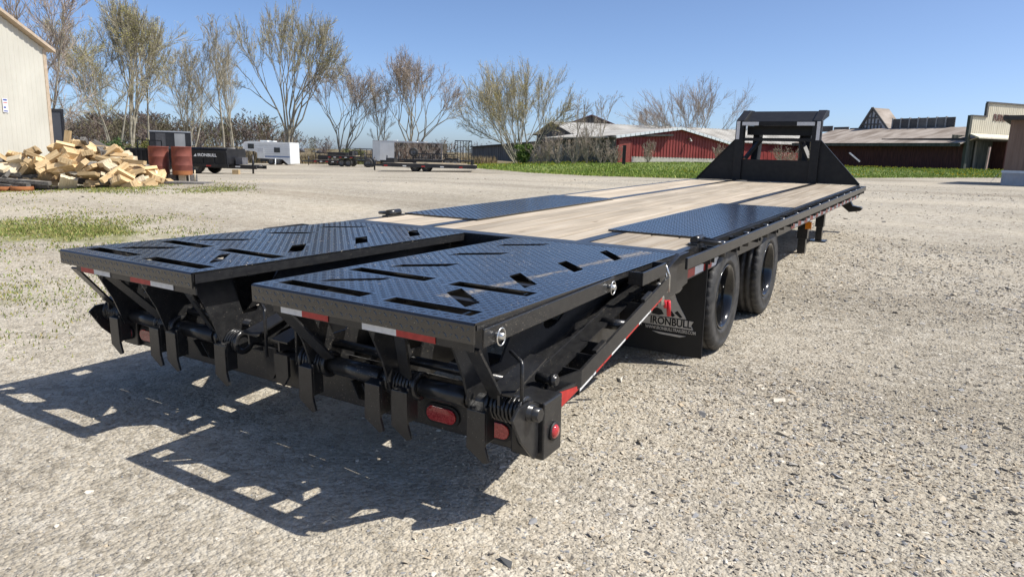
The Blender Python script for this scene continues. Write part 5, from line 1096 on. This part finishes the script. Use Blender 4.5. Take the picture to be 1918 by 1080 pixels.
for px, py, r_, lab in ((36,358,.27,'rusty iron rim lying flat before the woodpile'),(2,354,.2,'rusty iron ring lying beside the old timbers')):
    g = gp(px, 18.3); tag(MB().lathe([(0,r_*.9),(0,r_),(.13,r_),(.13,r_*.9)], axis='z', n=30, close=True).build('iron_rim', RUSTO, None, g), lab, 'rim', 'rusty iron rims')
# ---- black box trailer end behind the cream building
bt = yard('black_cargo_trailer', 'black enclosed trailer standing behind the cream building', 'trailer', 104, 31.5, .62)
zt = V(108,204.5,31.5)[2]-bt.location.z; w_ = 26*mpp(31.5)
MB().box(-1.6,w_/2+.1,0.0,5.0,.45,zt-.1).build('body', mat('dark_grey_panel', (.045,.048,.058), (.06,.064,.075), rough=.35, scale=1), bt); MB().box(-1.62,w_/2+.13,-.04,.03,zt-.1,zt).box(w_/2+.04,w_/2+.13,-.04,.03,.4,zt-.1).build('frame_trim', GALVB, bt)
MB().box(-1.5,w_/2,.1,4.8,.35,.46).build('chassis', GALVB, bt); wheel(bt, (w_/2-.05,2.4,.36)); wheel(bt, (-1.3,2.4,.36))
MB().box(-.2,-.17,-.06,-.04,.9,1.3).build('door_bar', ZINC, bt)
# ---- black dump trailer with lettering, low trailers beside it
def dump(px0, px1, dep, top, turn, label, text=None):
    L_ = (px1-px0)*mpp(dep); o = yard('dump_trailer', label, 'trailer', (px0+px1)/2, dep, turn); zt = V((px0+px1)/2,top,dep)[2]-o.location.z; zb = .48
    MB().box(-L_/2,L_/2,0,.06,zb,zt).build('side_wall', GALVB, o); MB().box(-L_/2,L_/2,1.94,2.0,zb,zt).build('side_wall', GALVB, o)
    MB().box(-L_/2,-L_/2+.06,.06,1.94,zb,zt).build('tail_gate', GALVB, o); MB().box(L_/2-.06,L_/2,.06,1.94,zb,zt+.1).build('front_wall', GALVB, o)
    MB().box(-L_/2,L_/2,.06,1.94,zb,zb+.06).build('bed_floor', GALVB, o)
    MB().box(-L_/2,L_/2,-.05,.0,zt-.11,zt).build('top_rail', GALVB, o); MB().box(-L_/2-.1,L_/2+.1,-.10,.0,zb-.12,zb+.03).build('fender_rail', GALVB, o)
    for i in range(8): MB().box(-L_/2+i*L_/7.2,-L_/2+i*L_/7.2+.07,-.055,-.001,zb+.031,zt-.111).build('stake_rib', GALVB, o)
    MB().box(-L_/2+.1,L_/2+1.3,.4,.5,.30,.47).box(-L_/2+.1,L_/2+1.3,1.5,1.6,.30,.47).build('chassis', GALVB, o)
    for x in (-.45,.45):
        for y, s in ((.12,-1),(1.88,1)): wheel(o, (x,y,.36), side=s)
    for i in range(4): MB().box(-L_/2+.2+i*1.5,-L_/2+.45+i*1.5,-.104,-.1005,zb-.09,zb-.03).build('reflector_tape', (REDT,WHT)[i%2], o)
    MB().tube([(L_/2+.2,1.0,.42),(L_/2+1.35,1.0,.45)], .06, 8).bar((L_/2,.45,.4),(L_/2+1.2,.95,.42),.08,.12).bar((L_/2,1.55,.4),(L_/2+1.2,1.05,.42),.08,.12).build('tongue', GALVB, o)
    MB().tube([(L_/2+1.0,.7,.02),(L_/2+1.0,.7,1.0)], .05, 8).box(L_/2+.88,L_/2+1.12,.58,.82,0,.03).build('jack', GALVB, o)
    MB().box(L_/2+.1,L_/2+.45,.7,1.3,.5,.85).build('pump_box', mat('grey_pump_box', (.10,.10,.11), (.16,.16,.17), rough=.4), o)
    if text:
        text_obj(text, 'lettering', WHITEP, o, .20, basis((L_*.5-.98,-.058,(zb+zt)/2+.10),(1,0,0),(0,0,1)), .002, 1.05, .006)
        MB().prism([(L_*.5-1.68,(zb+zt)/2+.03),(L_*.5-1.52,(zb+zt)/2+.03),(L_*.5-1.56,(zb+zt)/2+.17),(L_*.5-1.62,(zb+zt)/2+.10)], 'y', -.060, -.0565).build('emblem', WHITEP, o)
    return o, L_, zt
dt, L_, zt = dump(268, 428, 35, 280, -.10, 'black dump trailer with white IRONBULL lettering behind the drums', 'IRONBULL')
MB().tube([(-L_*.1,1.0,zt+.02),(L_*.5,1.0,zt+.06)], .10, 10).build('rolled_tarp', GALVB, dt)
d2, L2, z2 = dump(238, 300, 38, 277.5, .12, 'black dump trailer with low sides and rail rack behind the woodpile')
for x in (-L2*.2,L2*.15,L2*.5): MB().bar((x,.2,z2-.02),(x,.2,z2+.42),.05,.05).build('rack_post', GALVB, d2)
MB().bar((-L2*.2,.2,z2+.42),(L2*.5,.2,z2+.42),.05,.05).build('rack_rail', GALVB, d2)
g = gp(441,34.0); tag(MB().box(-.15,.15,-.12,.12,0,.22).build('wood_block', FRESH, None, g, (0,0,CAMRZ)), 'yellow wood block under the lettered dump trailer tongue', 'block')
# tall black box trailer behind
bx = yard('black_box_trailer', 'tall black enclosed trailer with grey glossy panels behind the drums', 'trailer', 321, 45, .42)
zt = V(321,245.5,45)[2]-bx.location.z; w_ = 2.35
MB().box(-w_/2,w_/2,0,4.6,.5,zt-.08).build('body', GALVB, bx)
MB().box(-w_/2-.02,w_/2+.02,-.03,4.6,zt-.08,zt).build('roof_trim', mat('alloy_trim', (.35,.36,.38), (.45,.46,.48), rough=.3, metal=.6), bx)
MB().box(-w_*.36,-w_*.12,-.02,-.001,.6,zt-.15).build('door_panel', mat('dark_grey_gloss', (.05,.05,.055), (.07,.07,.075), rough=.25), bx); MB().box(w_*.10,w_*.36,-.02,-.001,.6,zt-.15).build('door_panel', PANEL, bx)
for i in range(9): MB().box(w_/2,w_/2+.03,.3+i*.5,.36+i*.5,.5,zt-.09).build('side_rib', mat('alloy_trim2', (.2,.2,.21), (.26,.26,.27), rough=.35), bx)
MB().box(-w_/2+.1,w_/2-.1,.1,4.5,.34,.5).build('chassis', GALVB, bx)
for x, s in ((-w_/2+.12,-1),(w_/2-.12,1)):
    for y in (1.9,2.7):
        w = bpy.data.objects.new('wheel', SRM); COL.objects.link(w); w.parent = bx; w.location = (x,y,.36); w.rotation_euler = (0,0,0 if s > 0 else math.pi); t = bpy.data.objects.new('tyre', STW); COL.objects.link(t); t.parent = w
# ---- white fifth-wheel camper
cp = yard('white_camper', 'white fifth-wheel camper trailer parked under the bare trees', 'camper', 504, 66, -.08); k = mpp(66); X = lambda px: (px-504)*k; g0 = cp.location.z; Zc = lambda py: V(504,py,66)[2]-g0
prof = [(X(454),Zc(279)),(X(452.5),Zc(273)),(X(457),Zc(267)),(X(466),Zc(265)),(X(544),Zc(266)),(X(545),Zc(306)),(X(540),Zc(307)),(X(530),Zc(298)),(X(481),Zc(297)),(X(481),Zc(287)),(X(477),Zc(284)),(X(456),Zc(283))]
MB().prism(prof, 'y', 0, 2.3).build('body', WHITEG, cp)
for i in range(7):
    z = Zc(270+i*3.6); x0 = X(458) if i < 4 else X(482); MB().box(x0,X(543),-.012,-.001,z-.012,z+.012).build('siding_bead', mat('camper_bead', (.45,.47,.48), (.5,.52,.53), rough=.4), cp)
gls = mat('dark_window', (.03,.035,.04), (.05,.055,.06), rough=.08)
for a, b, c, d in ((464.5,474.5,271,278.5),(515,524.5,277,284.5)):
    f_ = MB().box(X(a)-.04,X(b)+.04,-.03,-.013,Zc(d)-.04,Zc(c)+.04).build('window', GALVB, cp); MB().box(X(a)+.03,X(b)-.03,-.034,-.031,Zc(d)+.03,Zc(c)-.03).build('pane', gls, f_)
dr = MB().box(X(481.5),X(494.5),-.03,-.013,Zc(296.5),Zc(276)).build('door', mat('camper_door', (.58,.6,.6), (.64,.66,.66), rough=.35), cp); MB().box(X(483),X(493),-.036,-.031,Zc(284),Zc(278)).build('door_pane', mat('pale_pane', (.45,.47,.5), (.5,.52,.55), rough=.15), dr)
MB().box(X(496),X(544),-.02,-.013,Zc(294.5),Zc(292)).build('stripe', mat('blue_stripe', (.12,.18,.32), (.16,.22,.36), rough=.4), cp)
MB().box(X(482),X(496),.6,1.5,Zc(265.5),Zc(263)).box(X(500),X(508),.6,1.4,Zc(265.6),Zc(263.6)).build('roof_vent', WHITEG, cp)
MB().box(X(484),X(538),.3,2.0,.3,Zc(297)).build('chassis', GALVB, cp)
for px in (507,520): wheel(cp, (X(px),.12,.36)); wheel(cp, (X(px),2.18,.36), side=1)
MB().tube([(X(471),.3,0),(X(471),.3,Zc(284))], .05, 6).build('landing_leg', GALVB, cp); MB().tube([(X(519),-.4,.02),(X(516),0,Zc(297))], .05, 6).build('waste_hose', WHITEG, cp)
# ---- white and camouflage enclosed trailers
def camo_mat():
    m = bpy.data.materials.new('camouflage_wrap'); m.use_nodes = True; nt = m.node_tree; N = nt.nodes; L = nt.links; b = N['Principled BSDF']; b.inputs['Roughness'].default_value = .5
    tc = N.new('ShaderNodeTexCoord'); mp = N.new('ShaderNodeMapping'); mp.inputs['Scale'].default_value = (2.1,2.1,1.0); L.new(tc.outputs['Object'], mp.inputs[0])
    v = N.new('ShaderNodeTexVoronoi'); v.inputs['Scale'].default_value = 3.4; n = N.new('ShaderNodeTexNoise'); n.inputs['Scale'].default_value = 4; n.inputs['Detail'].default_value = 6
    L.new(mp.outputs[0], n.inputs['Vector']); ad = N.new('ShaderNodeVectorMath'); L.new(mp.outputs[0], ad.inputs[0]); L.new(n.outputs['Color'], ad.inputs[1]); L.new(ad.outputs[0], v.inputs['Vector'])
    cr = N.new('ShaderNodeValToRGB'); cr.color_ramp.interpolation = 'CONSTANT'; e = cr.color_ramp.elements; e[0].color = (.06,.045,.035,1); e[1].position = .2; e[1].color = (.24,.155,.10,1)
    for p_, c_ in ((.42,(.40,.30,.21)),(.64,(.13,.11,.06)),(.74,(.52,.43,.33)),(.9,(.07,.05,.035))): x = e.new(p_); x.color = (*c_,1)
    s = N.new('ShaderNodeSeparateColor'); L.new(v.outputs['Color'], s.inputs[0]); L.new(s.outputs[0], cr.inputs[0]); L.new(cr.outputs[0], b.inputs['Base Color']); return m
CAMO = camo_mat()
def enclosed(name, label, px0, px1, dep, top, m, turn, nose):
    o = yard(name, label, 'trailer', (px0+px1)/2, dep, turn); L_ = (px1-px0)*mpp(dep); zt = V((px0+px1)/2,top,dep)[2]-o.location.z; zb = .42
    body = MB(); pl_ = [(-L_/2+nose,0),(L_/2,0),(L_/2,2.15),(-L_/2+nose,2.15),(-L_/2,1.45),(-L_/2,.7)]; body.prism(pl_, 'z', zb, zt-.07); body.build('body', m, o)
    MB().prism([(x*1.004,(y-1.07)*1.01+1.07) for x, y in pl_], 'z', zt-.07, zt).build('roof', mat('pale_roof_cap', (.5,.51,.52), (.58,.59,.6), rough=.35), o)
    MB().box(-.6,-.2,.8,1.2,zt,zt+.09).build('roof_vent', WHITEG, o)
    MB().box(-L_/2+nose,L_/2,-.02,-.001,zb-.04,zb+.1).build('lower_trim', GALVB, o); MB().box(L_/2-.05,L_/2+.02,-.02,-.0005,zb+.1,zt-.07).build('rear_trim', mat('alloy_trim3', (.35,.35,.36), (.42,.42,.43), rough=.3, metal=.5), o)
    MB().box(-L_/2+nose,L_/2-.1,.2,1.95,.28,zb).build('chassis', GALVB, o)
    for x in (L_*.12-.42,L_*.12+.42):
        wheel(o, (x,.10,.36)); wheel(o, (x,2.05,.36), side=1)
    MB().box(L_*.12-.95,L_*.12+.95,-.12,-.021,.70,.76).build('fender', GALVB, o)
    MB().bar((-L_/2+nose*.5,.3,.36),(-L_/2-1.1,1.07,.36),.08,.1).bar((-L_/2+nose*.5,1.85,.36),(-L_/2-1.1,1.07,.36),.08,.1).build('tongue', GALVB, o); MB().tube([(-L_/2-.8,1.07,0),(-L_/2-.8,1.07,.9)], .05, 8).build('jack', GALVB, o)
    return o, L_, zt
wt, L_, zt = enclosed('white_cargo_trailer', 'white enclosed cargo trailer with pointed nose beside the camouflage one', 694, 795, 68, 264.0, WHITEG, -.05, .9)
ct, L_, zt = enclosed('camouflage_cargo_trailer', 'enclosed cargo trailer wrapped in brown camouflage', 733, 829, 63, 266.5, CAMO, -.12, 1.1)
# ---- utility trailer with rails, spare wheel and tall mesh gate
ut = yard('utility_trailer', 'black utility trailer with low rails and tall standing ramp gate', 'trailer', 823, 52, .03); k = mpp(52); X = lambda px: (px-823)*k
a, b = X(772), X(882)
MB().box(a,b,0,2.0,.48,.56).build('deck_frame', GALVB, ut); MB().box(a+.05,b-.05,.06,1.94,.561,.58).build('deck_boards', OLDW, ut)
for y in (.03,1.97):
    MB().bar((a,y,.98),(X(848),y,.98),.06,.06).build('top_rail', GALVB, ut)
    for i in range(7): MB().bar((a+.05+i*(X(848)-a-.1)/6,y,.56),(a+.05+i*(X(848)-a-.1)/6,y,.96),.05,.05).build('rail_post', GALVB, ut)
zt = V(866,264,52)[2]-ut.location.z; x0, x1 = X(852), X(883)
for i in range(7): MB().bar((x0+(x1-x0)*i/6,.02,.58),(x0+(x1-x0)*i/6,.02,zt),.045,.045).build('gate_bar', GALVB, ut)
for z in (.62,.62+(zt-.62)*.3,.62+(zt-.62)*.55,.62+(zt-.62)*.78,zt-.03): MB().bar((x0,.045,z),(x0+(x1-x0)/6,.045,z),.03,.04).bar((x1-(x1-x0)/6,.045,z),(x1,.045,z),.03,.04).build('gate_rung', GALVB, ut)
MB().bar((x0-.02,.02,zt),(x1+.02,.02,zt),.06,.06).build('gate_top', GALVB, ut)
for px in (838.5,852.5): wheel(ut, (X(px),-.14,.36)); wheel(ut, (X(px),2.14,.36), side=1)
MB().prism([(X(830),.74),(X(833),.84),(X(858),.84),(X(861),.74),(X(859.5),.74),(X(857.5),.81),(X(833.5),.81),(X(831.5),.74)], 'y', -.28, -.01).build('fender', GALVB, ut)
wheel(ut, (X(774),.3,1.08), .33); MB().bar((X(774),.3,.56),(X(774),.3,1.08),.06,.06).build('spare_mount', GALVB, ut)
MB().bar((a,.3,.5),(a-1.4,1.0,.5),.08,.1).bar((a,1.7,.5),(a-1.4,1.0,.5),.08,.1).build('tongue', GALVB, ut); MB().tube([(a-1.1,1.0,0),(a-1.1,1.0,1.1)], .05, 8).build('jack', GALVB, ut)
# ---- low flatbed trailers
def flatbed(label, px0, px1, dep, zd, turn, axle, wd=2.1, extra=0, dirn=-1, wr=.33):
    o = yard('flatbed_trailer', label, 'trailer', (px0+px1)/2, dep, turn, 'black flatbed trailers in the yard'); L_ = (px1-px0)*mpp(dep); a, b = -L_/2, L_/2
    t = 1.3; a2 = a+t if dirn < 0 else a; b2 = b if dirn < 0 else b-t
    MB().box(a2,b2,-.04,.05,zd-.24,zd-.02).build('side_beam', GALVB, o); MB().box(a2,b2,wd-.05,wd+.04,zd-.24,zd-.02).build('side_beam', GALVB, o)
    n = 6
    for i in range(n): MB().box(a2+.03,b2-.03,.051+i*(wd-.1)/n,.051+(i+1)*(wd-.1)/n-.01,zd-.05,zd).build('plank', PLANK, o)
    for i in range(6): MB().box(a2+.2+i*(b2-a2-.4)/5-.04,a2+.2+i*(b2-a2-.4)/5+.04,.051,wd-.051,zd-.2,zd-.055).build('cross_beam', GALVB, o)
    for i in range(5): MB().box(a2+.1+i*(b2-a2)/5,a2+.32+i*(b2-a2)/5,-.0445,-.0405,zd-.2,zd-.13).build('reflector_tape', (REDT,WHT)[i%2], o)
    for q in axle:
        wheel(o, (a2+(b2-a2)*q,.28,wr), wr); wheel(o, (a2+(b2-a2)*q,wd-.28,wr), wr, side=1)
    e = a if dirn < 0 else b; f_ = a2 if dirn < 0 else b2
    MB().bar((f_,.3,zd-.16),(e,wd/2,zd-.18),.08,.12).bar((f_,wd-.3,zd-.16),(e,wd/2,zd-.18),.08,.12).build('tongue', GALVB, o); MB().tube([((e+f_)/2,wd/2,0),((e+f_)/2,wd/2,zd+.3)], .05, 8).build('jack', GALVB, o)
    return o, a2, b2
fb, a2, b2 = flatbed('black flatbed trailer parked in front of the camouflage trailer', 676, 892, 43, .50, .02, (.34,.46), wr=.27)
for i in (0,1): MB().box(b2-.35,b2-.2,.2+i*1.3,.6+i*1.3,.50,.80).build('folded_ramp', GALVB, fb)
for x in (1.9,): MB().box(a2+.2,a2+.7,.2,1.6,.50,.78).build('tool_box', GALVB, fb)
MB().box(a2+2.0,b2-1.0,.6,.75,.50,.58).box(a2+2.6,b2-.6,1.2,1.35,.50,.57).build('loose_board', PALE, fb)
f2, a2, b2 = flatbed('short black flatbed trailer beside the camper with winch frame', 560, 640, 66, .55, .05, (.6,.78))
MB().bar((a2+.2,.2,.55),(a2+.2,.2,1.15),.06,.06).bar((a2+1.6,.2,.55),(a2+1.6,.2,1.15),.06,.06).bar((a2+.2,.2,1.15),(a2+1.6,.2,1.15),.06,.06).build('winch_frame', GALVB, f2); MB().box(a2+.4,a2+1.3,.3,.9,.55,.95).build('winch', GALVB, f2)
f3, a2, b2 = flatbed('black equipment trailer with high deck before the white cargo trailer', 612, 692, 61, .95, -.04, (.5,.75), dirn=1)
MB().box(a2,a2+1.6,.1,1.9,.95,1.2).box(a2+1.9,b2-.2,.1,1.9,.95,1.35).build('stowed_ramps', GALVB, f3)
f4 = yard('railed_trailer', 'small black railed trailer in front of the white cargo trailer', 'trailer', 682, 57, .05); k = mpp(57); X = lambda px: (px-682)*k; zt = V(682,279,57)[2]-f4.location.z
MB().box(X(664),X(700),0,1.7,.5,.6).build('deck_frame', GALVB, f4)
for px in (665,676,687,697): MB().bar((X(px),.03,.6),(X(px),.03,zt),.06,.06).build('rail_post', GALVB, f4)
for z in (zt,.6+(zt-.6)*.5): MB().bar((X(665),.03,z),(X(697),.03,z),.06,.06).build('rail', GALVB, f4)
wheel(f4, (X(690),-.1,.36)); wheel(f4, (X(690),1.8,.36), side=1); MB().bar((X(664),.85,.52),(X(652),.85,.52),.1,.1).build('tongue', GALVB, f4)
# weathered posts by the barns
for px, dep, top, lab in ((1169,52,272,'dark square post beside the red barn door'),(1000,60,280,'short pale post standing among the shrubs')):
    g = gp(px,dep); h_ = V(px,top,dep)[2]-g.z; tag(MB().box(-.11,.11,-.11,.11,-.1,h_).build('fence_post', BLACKD if px > 1100 else OLDW, None, g, (0,0,CAMRZ)), lab, 'post')
